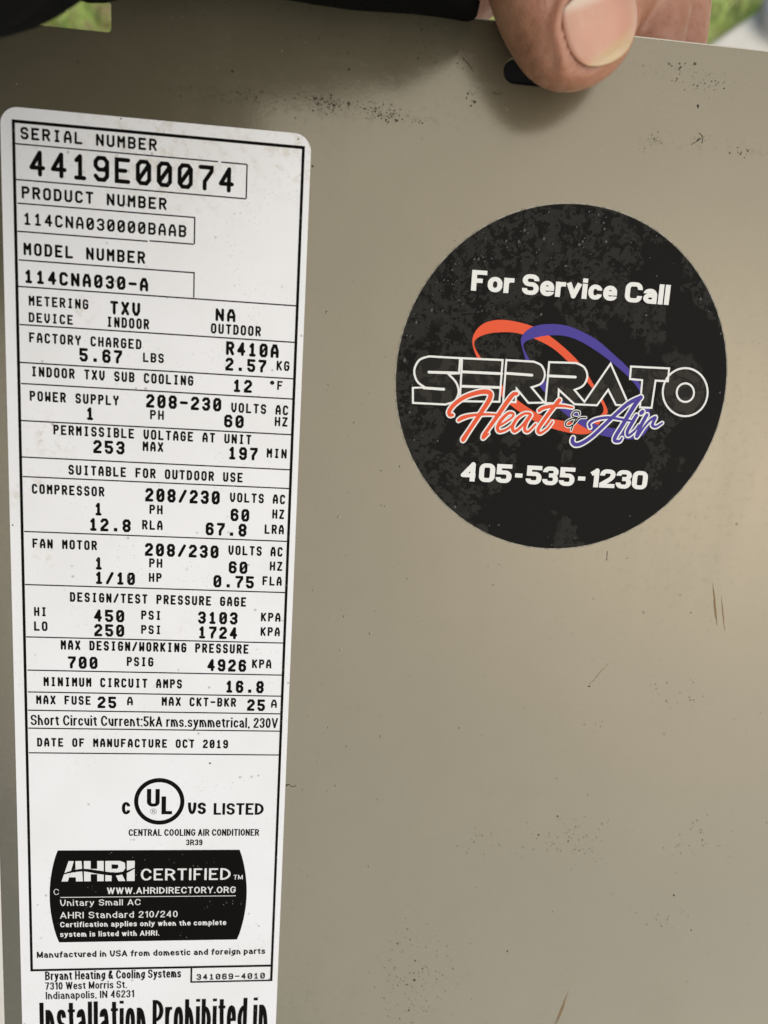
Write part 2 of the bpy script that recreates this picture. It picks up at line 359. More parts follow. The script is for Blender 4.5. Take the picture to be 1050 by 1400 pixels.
# ---------------------------------------------------------------- print layout (mm, panel coordinates)
# text, left, right, baseline, cap height, alphabet, stroke weight
TEXTS = [
    ('SERIAL NUMBER', 1.52, 26.94, -3.41, 2.22, 'm', 0.195),
    ('4419E00074', 3.03, 41.89, -9.91, 4.74, 'm', 0.165),
    ('PRODUCT NUMBER', 1.52, 28.92, -14.19, 2.28, 'm', 0.195),
    ('114CNA030000BAAB', 1.76, 32.79, -19.04, 2.30, 'm', 0.18),
    ('MODEL NUMBER', 1.65, 24.86, -24.71, 2.38, 'm', 0.195),
    ('114CNA030-A', 1.72, 25.49, -29.99, 2.59, 'm', 0.215),
    ('METERING', 2.45, 13.87, -34.27, 1.95, 'm', 0.195),
    ('DEVICE', 2.39, 10.88, -37.46, 1.91, 'm', 0.195),
    ('TXV', 18.08, 23.95, -34.88, 2.63, 'm', 0.215),
    ('INDOOR', 17.42, 25.72, -37.40, 2.05, 'm', 0.195),
    ('NA', 38.84, 42.84, -34.82, 2.55, 'm', 0.215),
    ('OUTDOOR', 37.97, 48.05, -37.31, 2.01, 'm', 0.195),
    ('FACTORY CHARGED', 2.38, 24.23, -41.42, 1.99, 'm', 0.195),
    ('5.67', 12.06, 20.42, -44.54, 2.68, 'm', 0.215),
    ('LBS', 24.55, 28.69, -43.90, 1.90, 'm', 0.195),
    ('R410A', 41.09, 51.82, -41.47, 2.78, 'm', 0.215),
    ('2.57', 41.04, 49.35, -44.59, 2.61, 'm', 0.215),
    ('KG', 51.47, 54.12, -43.94, 2.00, 'm', 0.195),
    ('INDOOR TXV SUB COOLING', 2.66, 34.65, -48.11, 2.03, 'm', 0.195),
    ('12', 42.70, 46.59, -48.88, 2.63, 'm', 0.215),
    ('^F', 50.22, 52.87, -47.95, 1.89, 'm', 0.195),
    ('POWER SUPPLY', 2.28, 19.76, -53.00, 2.04, 'm', 0.195),
    ('208-230', 25.21, 40.41, -53.05, 2.76, 'm', 0.215),
    ('VOLTS AC', 42.43, 54.21, -53.07, 2.03, 'm', 0.195),
    ('1', 13.30, 14.82, -56.25, 2.62, 'm', 0.215),
    ('PH', 26.03, 28.81, -55.43, 1.95, 'm', 0.195),
    ('60', 41.06, 45.09, -56.26, 2.67, 'm', 0.215),
    ('HZ', 51.49, 54.17, -55.45, 1.98, 'm', 0.195),
    ('PERMISSIBLE VOLTAGE AT UNIT', 6.79, 46.77, -59.59, 2.03, 'm', 0.195),
    ('253', 14.66, 20.94, -62.99, 2.73, 'm', 0.215),
    ('MAX', 24.58, 28.75, -62.07, 2.04, 'm', 0.195),
    ('197', 42.10, 48.15, -62.91, 2.71, 'm', 0.215),
    ('MIN', 50.05, 54.23, -62.17, 2.01, 'm', 0.195),
    ('SUITABLE FOR OUTDOOR USE', 9.67, 45.21, -67.69, 2.06, 'm', 0.195),
    ('COMPRESSOR', 2.35, 16.85, -72.00, 2.06, 'm', 0.195),
    ('208/230', 25.14, 40.54, -72.63, 2.88, 'm', 0.215),
    ('VOLTS AC', 42.64, 54.27, -71.97, 2.05, 'm', 0.195),
    ('1', 14.91, 16.40, -76.05, 2.74, 'm', 0.215),
    ('PH', 26.04, 28.75, -75.29, 2.03, 'm', 0.195),
    ('60', 42.87, 46.81, -76.08, 2.72, 'm', 0.215),
    ('HZ', 51.65, 54.19, -75.20, 2.07, 'm', 0.195),
    ('12.8', 13.77, 22.22, -79.37, 2.76, 'm', 0.215),
    ('RLA', 24.55, 28.78, -78.65, 2.05, 'm', 0.195),
    ('67.8', 37.73, 46.32, -79.37, 2.80, 'm', 0.215),
    ('LRA', 50.13, 54.25, -78.56, 2.08, 'm', 0.195),
    ('FAN MOTOR', 2.26, 15.31, -83.52, 2.04, 'm', 0.195),
    ('208/230', 25.15, 40.54, -84.35, 2.81, 'm', 0.215),
    ('VOLTS AC', 42.60, 54.16, -83.47, 2.10, 'm', 0.195),
    ('1', 14.91, 16.42, -87.72, 2.74, 'm', 0.215),
    ('PH', 26.05, 28.80, -86.87, 2.02, 'm', 0.195),
    ('60', 42.76, 46.75, -87.58, 2.72, 'm', 0.215),
    ('HZ', 51.51, 54.21, -86.65, 2.05, 'm', 0.195),
    ('1/10', 14.90, 23.14, -90.87, 2.76, 'm', 0.215),
    ('HP', 26.01, 28.70, -90.05, 2.03, 'm', 0.195),
    ('0.75', 39.58, 48.22, -90.79, 2.74, 'm', 0.215),
    ('FLA', 50.04, 54.20, -90.00, 2.06, 'm', 0.195),
    ('DESIGN/TEST PRESSURE GAGE', 9.70, 46.69, -94.93, 2.12, 'm', 0.195),
    ('HI', 2.31, 4.88, -98.33, 2.03, 'm', 0.195),
    ('LO', 2.25, 5.02, -101.59, 2.12, 'm', 0.195),
    ('450', 14.60, 20.93, -99.22, 2.74, 'm', 0.215),
    ('250', 14.65, 20.93, -102.49, 2.76, 'm', 0.215),
    ('PSI', 24.46, 28.65, -98.48, 2.06, 'm', 0.195),
    ('PSI', 24.47, 28.68, -101.70, 2.01, 'm', 0.195),
    ('3103', 36.47, 44.95, -99.05, 2.78, 'm', 0.215),
    ('1724', 36.60, 44.97, -102.41, 2.80, 'm', 0.215),
    ('KPA', 49.97, 54.23, -98.17, 2.03, 'm', 0.195),
    ('KPA', 50.00, 54.21, -101.48, 2.04, 'm', 0.195),
    ('MAX DESIGN/WORKING PRESSURE', 7.68, 47.52, -105.69, 2.17, 'm', 0.195),
    ('700', 9.10, 15.32, -109.92, 2.79, 'm', 0.215),
    ('PSIG', 21.46, 27.12, -109.09, 2.11, 'm', 0.195),
    ('4926', 38.65, 47.11, -109.89, 2.84, 'm', 0.215),
    ('KPA', 48.36, 52.59, -108.98, 2.07, 'm', 0.195),
    ('MINIMUM CIRCUIT AMPS', 4.00, 33.28, -114.05, 2.12, 'm', 0.195),
    ('16.8', 42.75, 51.10, -114.83, 2.88, 'm', 0.215),
    ('MAX FUSE', 2.40, 13.85, -118.21, 2.05, 'm', 0.195),
    ('25', 15.28, 19.25, -118.91, 2.71, 'm', 0.215),
    ('A', 21.54, 22.79, -118.18, 2.00, 'm', 0.195),
    ('MAX CKT-BKR', 28.97, 45.12, -118.15, 2.09, 'm', 0.195),
    ('25', 47.57, 51.51, -119.04, 2.76, 'm', 0.215),
    ('A', 52.84, 54.13, -118.24, 1.97, 'm', 0.195),
    ('Short Circuit Current:5kA rms.symmetrical, 230V', 1.16, 54.51, -123.07, 2.39, 's', 0.165),
    ('DATE OF MANUFACTURE OCT 2019', 2.42, 43.61, -128.08, 2.04, 'm', 0.2),
    ('C', 20.45, 22.27, -144.27, 3.01, 's', 0.24),
    ('US', 35.00, 39.04, -144.22, 2.88, 's', 0.24),
    ('LISTED', 40.76, 52.05, -144.36, 2.90, 's', 0.21),
    ('CENTRAL COOLING AIR CONDITIONER', 21.94, 51.17, -149.61, 1.69, 's', 0.19),
    ('3R39', 34.71, 38.43, -151.99, 1.47, 's', 0.2),
    ('CERTIFIED', 24.70, 44.96, -160.78, 2.97, 'w', 0.17),
    ('TM', 45.66, 47.77, -160.73, 1.18, 'w', 0.16),
    ('WWW.AHRIDIRECTORY.ORG', 17.19, 46.24, -164.17, 1.65, 'w', 0.18),
    ('C', 5.42, 6.56, -164.23, 1.47, 'w', 0.1),
    ('Unitary Small AC', 6.80, 24.67, -167.08, 1.57, 'w', 0.15),
    ('AHRI Standard 210/240', 6.76, 33.09, -170.30, 1.66, 'w', 0.15),
    ('Certification applies only when the complete', 6.73, 44.26, -172.53, 1.36, 'w', 0.2),
    ('system is listed with AHRI.', 6.70, 28.96, -175.03, 1.36, 'w', 0.2),
    ('Manufactured in USA from domestic and foreign parts', 1.46, 53.57, -180.41, 1.62, 's', 0.215),
    ('Bryant Heating & Cooling Systems', 3.20, 34.08, -186.29, 2.28, 's', 0.165),
    ('7310 West Morris St.', 3.16, 21.68, -188.83, 1.96, 's', 0.165),
    ('Indianapolis, IN 46231', 3.26, 23.31, -191.35, 1.97, 's', 0.165),
    ('341069-4010', 37.65, 53.71, -187.08, 1.58, 'm', 0.2),
    ('Installation Prohibited in', 1.78, 54.79, -202.10, 9.88, 's', 0.098),
]
RULES = [   # x0, x1, y of the thin horizontal rules
    (0.49, 38.72, -4.32),
    (39.31, 44.32, -4.35),
    (0.52, 44.32, -10.80),
    (0.71, 34.41, -15.12),
    (0.60, 25.31, -20.33),
    (25.66, 34.31, -20.21),
    (0.71, 34.40, -25.69),
    (0.49, 55.55, -30.73),
    (0.63, 55.03, -38.05),
    (0.47, 55.19, -45.46),
    (0.68, 55.16, -49.63),
    (0.53, 55.32, -57.07),
    (0.50, 55.29, -64.50),
    (0.60, 55.31, -68.53),
    (0.67, 55.22, -80.05),
    (0.57, 55.32, -91.47),
    (0.59, 55.41, -103.00),
    (0.70, 55.15, -110.47),
    (0.73, 55.19, -115.44),
    (0.65, 55.00, -119.64),
    (0.63, 54.95, -123.80),
    (0.65, 55.15, -129.57),
]
RED_OUT = [(-20.78, 8.23), (-18.79, 11.11), (-14.57, 12.22), (-8.19, 11.33), (-2.97, 8.83), (2.8, 4.49), (6.92, -0.52), (9.57, -4.03), (10.31, -5.87), (9.44, -6.94), (7.37, -10.11), (3.89, -10.8), (-3.0, -9.57), (-8.59, -7.14), (-13.15, -4.04), (-16.79, 0.13), (-19.93, 4.83)]
RED_IN = [(-20.36, 7.36), (-18.46, 8.87), (-15.07, 9.64), (-10.5, 9.59), (-4.24, 7.56), (0.35, 4.48), (5.44, 0.04), (8.37, -3.38), (9.32, -5.13), (8.78, -6.39), (5.53, -8.46), (2.27, -8.27), (-2.81, -7.68), (-6.14, -6.43), (-10.98, -3.56), (-15.37, 0.5), (-19.37, 5.0)]
BLUE_OUT = [(-10.36, 8.84), (-8.52, 10.97), (-5.47, 11.93), (-1.61, 12.05), (1.71, 11.29), (6.2, 9.42), (10.07, 6.78), (14.02, 3.83), (16.89, 0.71), (19.24, -3.49), (20.21, -7.08), (19.27, -9.99), (16.88, -11.22), (13.97, -11.3), (9.57, -10.8), (4.83, -9.01), (0.01, -6.01), (-4.49, -1.97), (-7.83, 2.08), (-9.74, 6.17)]
BLUE_IN = [(-9.73, 7.56), (-8.3, 8.63), (-4.88, 9.61), (-0.94, 9.8), (2.7, 8.85), (6.46, 7.05), (10.31, 4.74), (14.25, 1.92), (16.92, -0.73), (18.29, -3.9), (18.27, -6.82), (16.55, -8.45), (13.18, -9.07), (9.35, -8.83), (5.4, -7.3), (0.98, -4.52), (-3.52, -0.49), (-6.94, 2.84), (-9.13, 5.86)]
LETTER_S = [(-23.15, 3.77), (-29.83, 3.72), (-31.82, 2.83), (-32.73, 0.62), (-31.97, -1.57), (-30.24, -2.74), (-32.8, -2.99), (-32.56, -6.14), (-25.58, -6.08), (-23.67, -5.23), (-22.94, -3.33), (-23.62, -1.34), (-25.47, 0.36), (-23.15, 0.63)]
LETTER_E = [(-22.73, 3.79), (-13.97, 3.94), (-13.91, -4.84), (-22.52, -5.2)]
LETTER_R = [(-13.18, 3.99), (-7.15, 4.02), (-5.39, 3.29), (-4.51, 1.48), (-5.1, -0.42), (-7.17, -1.39), (-4.07, -4.46), (-7.56, -4.72), (-10.41, -1.85), (-10.36, -4.71), (-13.1, -4.8)]
LETTER_RA = [(-3.81, 4.13), (2.12, 4.33), (3.99, 3.53), (4.9, 1.71), (4.22, -0.31), (2.36, -1.38), (4.84, -3.78), (9.77, 4.66), (14.93, -3.97), (11.96, -4.06), (9.86, -0.9), (7.72, -4.37), (2.68, -4.42), (-1.12, -1.55), (-0.97, -4.45), (-3.78, -4.54)]
LETTER_T = [(14.39, 4.33), (23.02, 4.45), (23.08, 1.7), (20.27, 1.67), (20.09, -4.23), (17.45, -4.28), (17.25, 1.59), (14.48, 1.67)]
LETTER_O = [(32.47, -0.11), (32.51, -0.92), (32.43, -1.73), (32.23, -2.5), (31.9, -3.22), (31.46, -3.88), (30.91, -4.44), (30.28, -4.91), (29.57, -5.27), (28.81, -5.5), (28.01, -5.61), (27.2, -5.59), (26.39, -5.44), (25.6, -5.17), (24.86, -4.78), (24.18, -4.28), (23.58, -3.69), (23.07, -3.02), (22.66, -2.29), (22.38, -1.51), (22.21, -0.7), (22.17, 0.11), (22.26, 0.9), (22.47, 1.67), (22.8, 2.38), (23.24, 3.02), (23.78, 3.58), (24.41, 4.04), (25.1, 4.39), (25.86, 4.63), (26.64, 4.74), (27.45, 4.73), (28.25, 4.59), (29.04, 4.32), (29.78, 3.94), (30.46, 3.46), (31.07, 2.87), (31.58, 2.21), (31.99, 1.48), (32.29, 0.7)]
LETTER_O_IN = [(29.35, -0.39), (29.36, -0.84), (29.28, -1.27), (29.09, -1.67), (28.82, -2.0), (28.47, -2.27), (28.07, -2.44), (27.64, -2.51), (27.19, -2.49), (26.75, -2.36), (26.35, -2.15), (25.99, -1.85), (25.71, -1.48), (25.51, -1.06), (25.4, -0.62), (25.39, -0.17), (25.48, 0.26), (25.67, 0.65), (25.94, 0.98), (26.28, 1.24), (26.68, 1.41), (27.11, 1.49), (27.56, 1.47), (27.99, 1.34), (28.4, 1.13), (28.76, 0.83), (29.04, 0.46), (29.24, 0.05)]
SLITS = [((-29.61, 0.47), (-23.15, 0.66)), ((-30.51, -2.86), (-26.16, -2.91)), ((-22.45, 0.97), (-13.9, 1.09)), ((-22.49, -2.05), (-13.93, -1.82)), ((-13.11, 1.24), (-7.31, 1.18)), ((-3.81, 1.26), (2.26, 1.35))]
HEAT = [
    [(-23.9, -8.2, 0.65), (-24.45, -8.23, 0.78), (-24.64, -7.49, 0.85), (-23.78, -6.08, 0.85), (-21.82, -4.45, 0.85), (-19.46, -3.4, 0.91), (-17.23, -2.89, 0.98), (-16.05, -3.27, 0.98), (-16.21, -4.63, 0.98), (-17.58, -7.1, 0.91), (-19.12, -9.75, 0.85), (-20.36, -11.88, 0.85), (-21.07, -13.13, 0.98), (-21.19, -13.41, 0.85)],
    [(-22.49, -9.25, 0.65), (-21.66, -8.69, 0.85), (-19.78, -8.08, 0.65), (-16.66, -7.66, 0.52), (-13.49, -7.63, 0.39)],
    [(-10.31, -2.93, 0.72), (-11.07, -3.15, 0.85), (-12.32, -4.92, 0.91), (-14.01, -7.76, 0.85), (-15.56, -10.25, 0.78), (-16.65, -12.03, 0.78), (-16.77, -12.73, 0.65), (-15.78, -11.81, 0.39)],
    [(-13.71, -10.04, 0.52), (-12.3, -9.14, 0.46), (-10.81, -7.92, 0.46), (-10.7, -7.2, 0.52), (-11.77, -7.19, 0.59), (-13.22, -8.74, 0.72), (-13.86, -10.33, 0.72), (-13.36, -11.16, 0.65), (-11.81, -10.63, 0.52), (-10.17, -9.16, 0.46)],
    [(-6.99, -7.03, 0.59), (-8.23, -7.06, 0.52), (-9.73, -8.21, 0.65), (-10.59, -9.98, 0.72), (-10.01, -10.99, 0.65), (-8.52, -9.7, 0.52), (-6.79, -7.25, 0.59), (-7.69, -9.13, 0.65), (-7.84, -10.52, 0.65), (-6.99, -10.83, 0.52), (-5.54, -9.19, 0.46)],
    [(-0.79, -3.75, 0.85), (-2.29, -5.9, 0.78), (-3.99, -8.59, 0.78), (-4.89, -10.37, 0.72), (-4.29, -11.03, 0.59), (-2.79, -9.91, 0.46), (-1.86, -8.47, 0.39)],
    [(-5.04, -6.23, 0.72), (-4.1, -5.59, 0.72), (-1.66, -5.01, 0.65), (0.48, -4.95, 0.52), (2.29, -5.16, 0.39)],
]
AIR = [
    [(3.08, -11.69, 0.72), (3.02, -12.5, 0.85), (3.78, -13.12, 0.85), (5.19, -12.73, 0.85), (7.37, -11.11, 0.78), (9.98, -8.35, 0.78), (12.57, -5.59, 0.78), (14.87, -3.45, 0.85), (17.27, -2.13, 0.85)],
    [(17.34, -2.09, 0.91), (16.49, -3.29, 0.91), (15.15, -5.8, 0.91), (13.82, -8.49, 0.85), (12.63, -10.83, 0.85), (12.56, -11.79, 0.78), (13.66, -11.84, 0.59), (14.13, -11.11, 0.39)],
    [(6.66, -9.23, 0.52), (6.42, -8.37, 0.59), (7.7, -7.43, 0.59), (10.54, -6.85, 0.59), (13.48, -7.11, 0.52), (16.43, -7.37, 0.39)],
    [(16.83, -6.05, 0.72), (15.94, -7.85, 0.78), (15.17, -9.65, 0.72), (15.52, -10.51, 0.59), (16.86, -9.38, 0.46), (17.62, -8.11, 0.39)],
    [(18.11, -5.18, 0.85), (17.82, -5.48, 0.85)],
    [(19.18, -5.82, 0.72), (18.31, -7.72, 0.78), (17.44, -10.23, 0.72), (17.63, -10.57, 0.52), (18.78, -8.57, 0.46), (20.05, -6.93, 0.52), (21.15, -6.27, 0.65), (20.83, -7.23, 0.65), (20.74, -8.05, 0.65), (21.62, -8.25, 0.52), (22.87, -7.37, 0.39)],
]
AMP = [
    [(3.98, -6.52, 0.29), (3.85, -5.97, 0.29), (3.02, -5.88, 0.29), (2.36, -6.51, 0.29), (2.53, -7.09, 0.29), (3.63, -7.3, 0.29), (2.3, -7.62, 0.29), (1.22, -8.3, 0.29), (1.15, -9.07, 0.29), (1.93, -9.31, 0.29), (3.12, -8.55, 0.29), (4.07, -7.35, 0.29), (5.49, -7.13, 0.29)],
    [(3.37, -7.49, 0.26), (2.79, -8.91, 0.26), (2.48, -10.08, 0.26)],
]

# ---------------------------------------------------------------- materials
M = {}
def panel_paint():
    m = material('beige_enamel', (.4, .35, .24), .2, Specular_IOR_Level=1.0, IOR=1.7, Specular_Tint=(1.0, .93, .755, 1))
    n = N(m)
    a = n.noise(26, 5, .6); b = n.noise(140, 3, .5)
    c = n.mix(n.ramp(a, .35, .7), (.120, .105, .069), (.132, .115, .076))
    c = n.mix(n.math('MULTIPLY', n.ramp(b, .4, .85), .35), c, (.105, .092, .058))
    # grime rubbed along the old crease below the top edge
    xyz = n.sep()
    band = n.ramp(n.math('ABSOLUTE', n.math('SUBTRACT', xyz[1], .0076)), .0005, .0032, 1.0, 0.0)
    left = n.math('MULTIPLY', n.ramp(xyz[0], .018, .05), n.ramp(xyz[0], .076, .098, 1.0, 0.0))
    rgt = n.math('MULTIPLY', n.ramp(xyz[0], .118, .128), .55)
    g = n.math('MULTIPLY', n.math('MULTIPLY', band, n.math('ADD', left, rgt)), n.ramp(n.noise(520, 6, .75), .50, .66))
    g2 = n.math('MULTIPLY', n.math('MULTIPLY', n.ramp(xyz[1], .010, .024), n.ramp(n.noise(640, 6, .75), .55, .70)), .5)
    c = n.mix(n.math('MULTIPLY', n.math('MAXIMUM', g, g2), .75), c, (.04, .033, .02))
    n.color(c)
    sm_ = n.noise(9, 4, .6, co=n.mapping((5, 1, 1)))
    n.rough(n.math('ADD', n.ramp(a, .2, .8, .17, .20), n.math('ADD', n.ramp(sm_, .4, .75, 0.0, .10), n.ramp(n.noise(520, 3), .5, .8, 0.0, .08))))
    n.bump(n.math('ADD', n.noise(1500, 2, .5), n.math('MULTIPLY', n.noise(60, 3, .5), 3.0)), .03, .0003)
    return m
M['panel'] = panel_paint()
M['dirt'] = material('dirt_specks', (.028, .022, .014), .8)
M['tan_dirt'] = material('tan_dirt', (.075, .056, .034), .8)
M['rust'] = material('rust_scratch', (.24, .145, .06), .7)
M['slot_dark'] = material('slot_black', (.006, .006, .006), .95)

def paper():
    m = material('label_paper', (.8, .8, .79), .5, Specular_IOR_Level=.25)
    n = N(m)
    soft = n.noise(45, 4, .6)
    c = n.mix(n.ramp(soft, .3, .75), (.875, .88, .895), (.835, .838, .84))
    # fine dust
    d = n.ramp(n.voronoi(420), .10, .16, 1.0, 0.0)
    dm = n.math('MULTIPLY', d, n.ramp(n.noise(130, 3), .52, .62))
    c = n.mix(n.math('MULTIPLY', dm, .6), c, (.38, .37, .34))
    d2 = n.math('MULTIPLY', n.ramp(n.voronoi(1100), .12, .2, 1.0, 0.0), n.ramp(n.noise(60, 3), .5, .6))
    c = n.mix(n.math('MULTIPLY', d2, .35), c, (.45, .43, .38))
    # tan smudges
    s = None
    for x, y, r in ((12.6, -35, 4.5), (5.2, -60, 8), (34.2, -100.6, 2.6), (3.4, -70, 5), (-1, -72, 4), (30, 1, 28), (54, 0, 14), (4, -85, 5)):
        v = n.blob(x, y, r, .1); s = v if s is None else n.math('MAXIMUM', s, v)
    st = n.math('MULTIPLY', s, n.ramp(n.noise(420, 5, .7), .47, .66))
    c = n.mix(n.math('MULTIPLY', st, .36), c, (.52, .42, .27))
    n.color(c); n.rough(n.ramp(soft, .3, .7, .38, .55))
    n.bump(n.noise(900, 3), .1, .0002)
    return m
M['paper'] = paper()
def ink_mat(name, col):
    m = material(name, col, .6, Specular_IOR_Level=.03); n = N(m)
    w = n.math('MULTIPLY', n.ramp(n.voronoi(1500), .1, .2, 1.0, 0.0), n.ramp(n.noise(260, 3), .56, .64))
    n.color(n.mix(n.math('MULTIPLY', w, .6), col, (.4, .4, .4)))
    return m
M['ink'] = ink_mat('black_print', (.006, .0055, .005))
M['white_print'] = ink_mat('white_print', (.80, .80, .79))

def sticker_black():
    m = material('black_vinyl', (.02, .018, .014), .5, Specular_IOR_Level=.06)
    n = N(m)
    xyz = n.sep()
    x, y = xyz[0], xyz[1]
    big = n.noise(60, 3, .55)
    # dusty film, torn into patches: over the left, the top and the right rim
    reach = n.math('ADD', n.math('MULTIPLY', x, -9.0), n.math('MULTIPLY', y, 9.0))
    r2 = n.math('MULTIPLY', n.math('ADD', n.math('MULTIPLY', x, x), n.math('MULTIPLY', y, y)), 260.0)
    reach = n.math('ADD', n.math('ADD', reach, r2), n.math('MULTIPLY', n.math('SUBTRACT', big, .5), 3.2))
    film = n.ramp(reach, .06, .12)
    hole = n.ramp(n.noise(430, 5, .68, dist=.15), .50, .52)
    hole2 = n.ramp(n.noise(900, 2, .5), .60, .63)
    holes = n.math('MAXIMUM', n.math('MULTIPLY', hole, n.ramp(n.noise(80, 2), .34, .46)), hole2)
    film = n.math('MULTIPLY', film, n.math('SUBTRACT', 1.0, holes))
    n.color(n.mix(film, (.0080, .0076, .0066), (.0285, .0272, .0235)))
    n.rough(n.ramp(film, 0, 1, .45, .7))
    n.bump(film, .25, .0002)
    return m
M['vinyl'] = sticker_black()
M['rim'] = material('sticker_rim', (.23, .20, .145), .5)
n = N(M['rim']); n.color(n.mix(n.ramp(n.noise(700, 3), .42, .6), (.34, .31, .24), (.20, .18, .13)))
M['st_white'] = material('sticker_white', (.83, .83, .79), 0.5, Specular_IOR_Level=.15)
M['st_red'] = material('sticker_red', (.80, .105, .040), 0.5, Specular_IOR_Level=.15)
M['st_blue'] = material('sticker_blue', (.070, .050, .30), 0.5, Specular_IOR_Level=.15)
M['st_black'] = material('sticker_letter_black', (.019, .017, .0135), 0.5, Specular_IOR_Level=.15)
n = N(M['st_black']); n.color(n.mix(n.ramp(n.noise(230, 3, .6, dist=.6), .5, .54), (.0088, .0078, .0056), (.026, .0235, .0175)))
M['water'] = material('wet_droplets', (.006, .006, .005), .06, Specular_IOR_Level=.6)

# ---------------------------------------------------------------- lawn, slab, hose
GZ = -0.80
M['lawn'] = material('lawn_soil', (.12, .15, .05), .95)
n = N(M['lawn'])
c = n.mix(n.ramp(n.noise(9, 5, .6), .38, .62), (.34, .44, .11), (.42, .34, .17))
c = n.mix(n.ramp(n.noise(30, 4, .6), .45, .62), c, (.46, .58, .16))
n.color(c); n.bump(n.noise(60, 5), .8, .02)
lawn = mesh('lawn', [(-60, -60, GZ), (60, -60, GZ), (60, 60, GZ), (-60, 60, GZ)], [(0, 1, 2, 3)], M['lawn'], scale=1)
tag(lawn, kind='structure')

M['grass'] = material('grass_blades', (.2, .3, .07), .6, Transmission_Weight=0.0)
n = N(M['grass'])
at = n.t.nodes.new('ShaderNodeVertexColor'); at.layer_name = 'tint'
n.color(at.outputs[0])
SLAB_A, SLAB_B = np.array((.775, 1.163)), np.array((.887, 1.268))      # two points of the slab's lawn edge
sd = (SLAB_B - SLAB_A) / np.hypot(*(SLAB_B - SLAB_A)); sn = np.array((sd[1], -sd[0]))
def grass():
    k = 60000
    x = RNG.uniform(-1.6, 2.6, k); y = RNG.uniform(-.9, 3.6, k)
    near = ((x - SLAB_A[0]) * sn[0] + (y - SLAB_A[1]) * sn[1]) < -.004
    dens = np.sin(x * 7 + 2 * np.sin(y * 5)) * np.sin(y * 8 + 1.3 * np.sin(x * 6)) > RNG.uniform(-1.1, .35, k)
    x, y = x[near & dens], y[near & dens]; k = len(x)
    h = RNG.uniform(.018, .055, k); a = RNG.uniform(0, 6.283, k); w = RNG.uniform(.0022, .0042, k)
    lx, ly = np.cos(a) * h * .7, np.sin(a) * h * .7
    px, py = -np.sin(a) * w, np.cos(a) * w
    V = np.zeros((k, 5, 3))
    V[:, 0] = np.c_[x - px, y - py, np.full(k, GZ - .002)]; V[:, 1] = np.c_[x + px, y + py, np.full(k, GZ - .002)]
    V[:, 2] = np.c_[x + lx * .4 + px * .8, y + ly * .4 + py * .8, GZ + h * .7]; V[:, 3] = np.c_[x + lx * .4 - px * .8, y + ly * .4 - py * .8, GZ + h * .7]
    V[:, 4] = np.c_[x + lx * 1.2, y + ly * 1.2, GZ + h * .9]
    base = np.arange(k) * 5
    me = bpy.data.meshes.new('grass')
    quads = np.c_[base, base + 1, base + 2, base + 3].tolist(); tris = np.c_[base + 3, base + 2, base + 4].tolist()
    me.from_pydata(V.reshape(-1, 3).tolist(), [], quads + tris)
    t = RNG.random((k, 1)); dry = (RNG.random((k, 1)) < .16)
    colr = np.where(dry, np.array((.42, .33, .16)), np.array((.36, .56, .11)) * (1 - t) + np.array((.66, .76, .25)) * t)
    pt = (np.sin(x * 61 + 2 * np.sin(y * 37)) * np.sin(y * 53 + 2 * np.sin(x * 29)))[:, None]
    colr = np.where(pt > .45, colr * .35 + np.array((.46, .34, .19)) * .65, np.where(pt < -.4, colr * .5, colr))
    ca = me.color_attributes.new('tint', 'FLOAT_COLOR', 'POINT')
    ca.data.foreach_set('color', np.repeat(np.c_[colr, np.ones(k)], 5, axis=0).ravel())
    me.materials.append(M['grass']); me.update()
    o = link(bpy.data.objects.new('grass', me))
    tag(o, 'blurred bright green lawn grass beyond the metal panel', 'grass', kind='stuff')
grass()

M['slab'] = material('pale_concrete', (.72, .68, .55), .85)
n = N(M['slab']); n.color(n.mix(n.ramp(n.noise(14, 6, .65), .35, .7), (.90, .87, .76), (.82, .78, .67))); n.bump(n.noise(220, 4), .3, .002)
def slab():
    A = SLAB_A - sd * 3; B = SLAB_A + sd * 5
    q = [A, B, B + sn * 2.5, A + sn * 2.5]
    bm = bmesh.new()
    lo = [bm.verts.new((*p, GZ - .05)) for p in q]; hi = [bm.verts.new((*p, GZ + .022)) for p in q]
    bm.faces.new(hi); bm.faces.new(lo[::-1])
    for i in range(4): bm.faces.new((lo[i], lo[(i + 1) % 4], hi[(i + 1) % 4], hi[i]))
    bmesh.ops.bevel(bm, geom=bm.edges[:], offset=.008, segments=3, affect='EDGES')
    me = bpy.data.meshes.new('concrete_path'); bm.to_mesh(me); bm.free(); me.materials.append(M['slab'])
    o = link(bpy.data.objects.new('concrete_path', me)); tag(o, kind='structure')
slab()

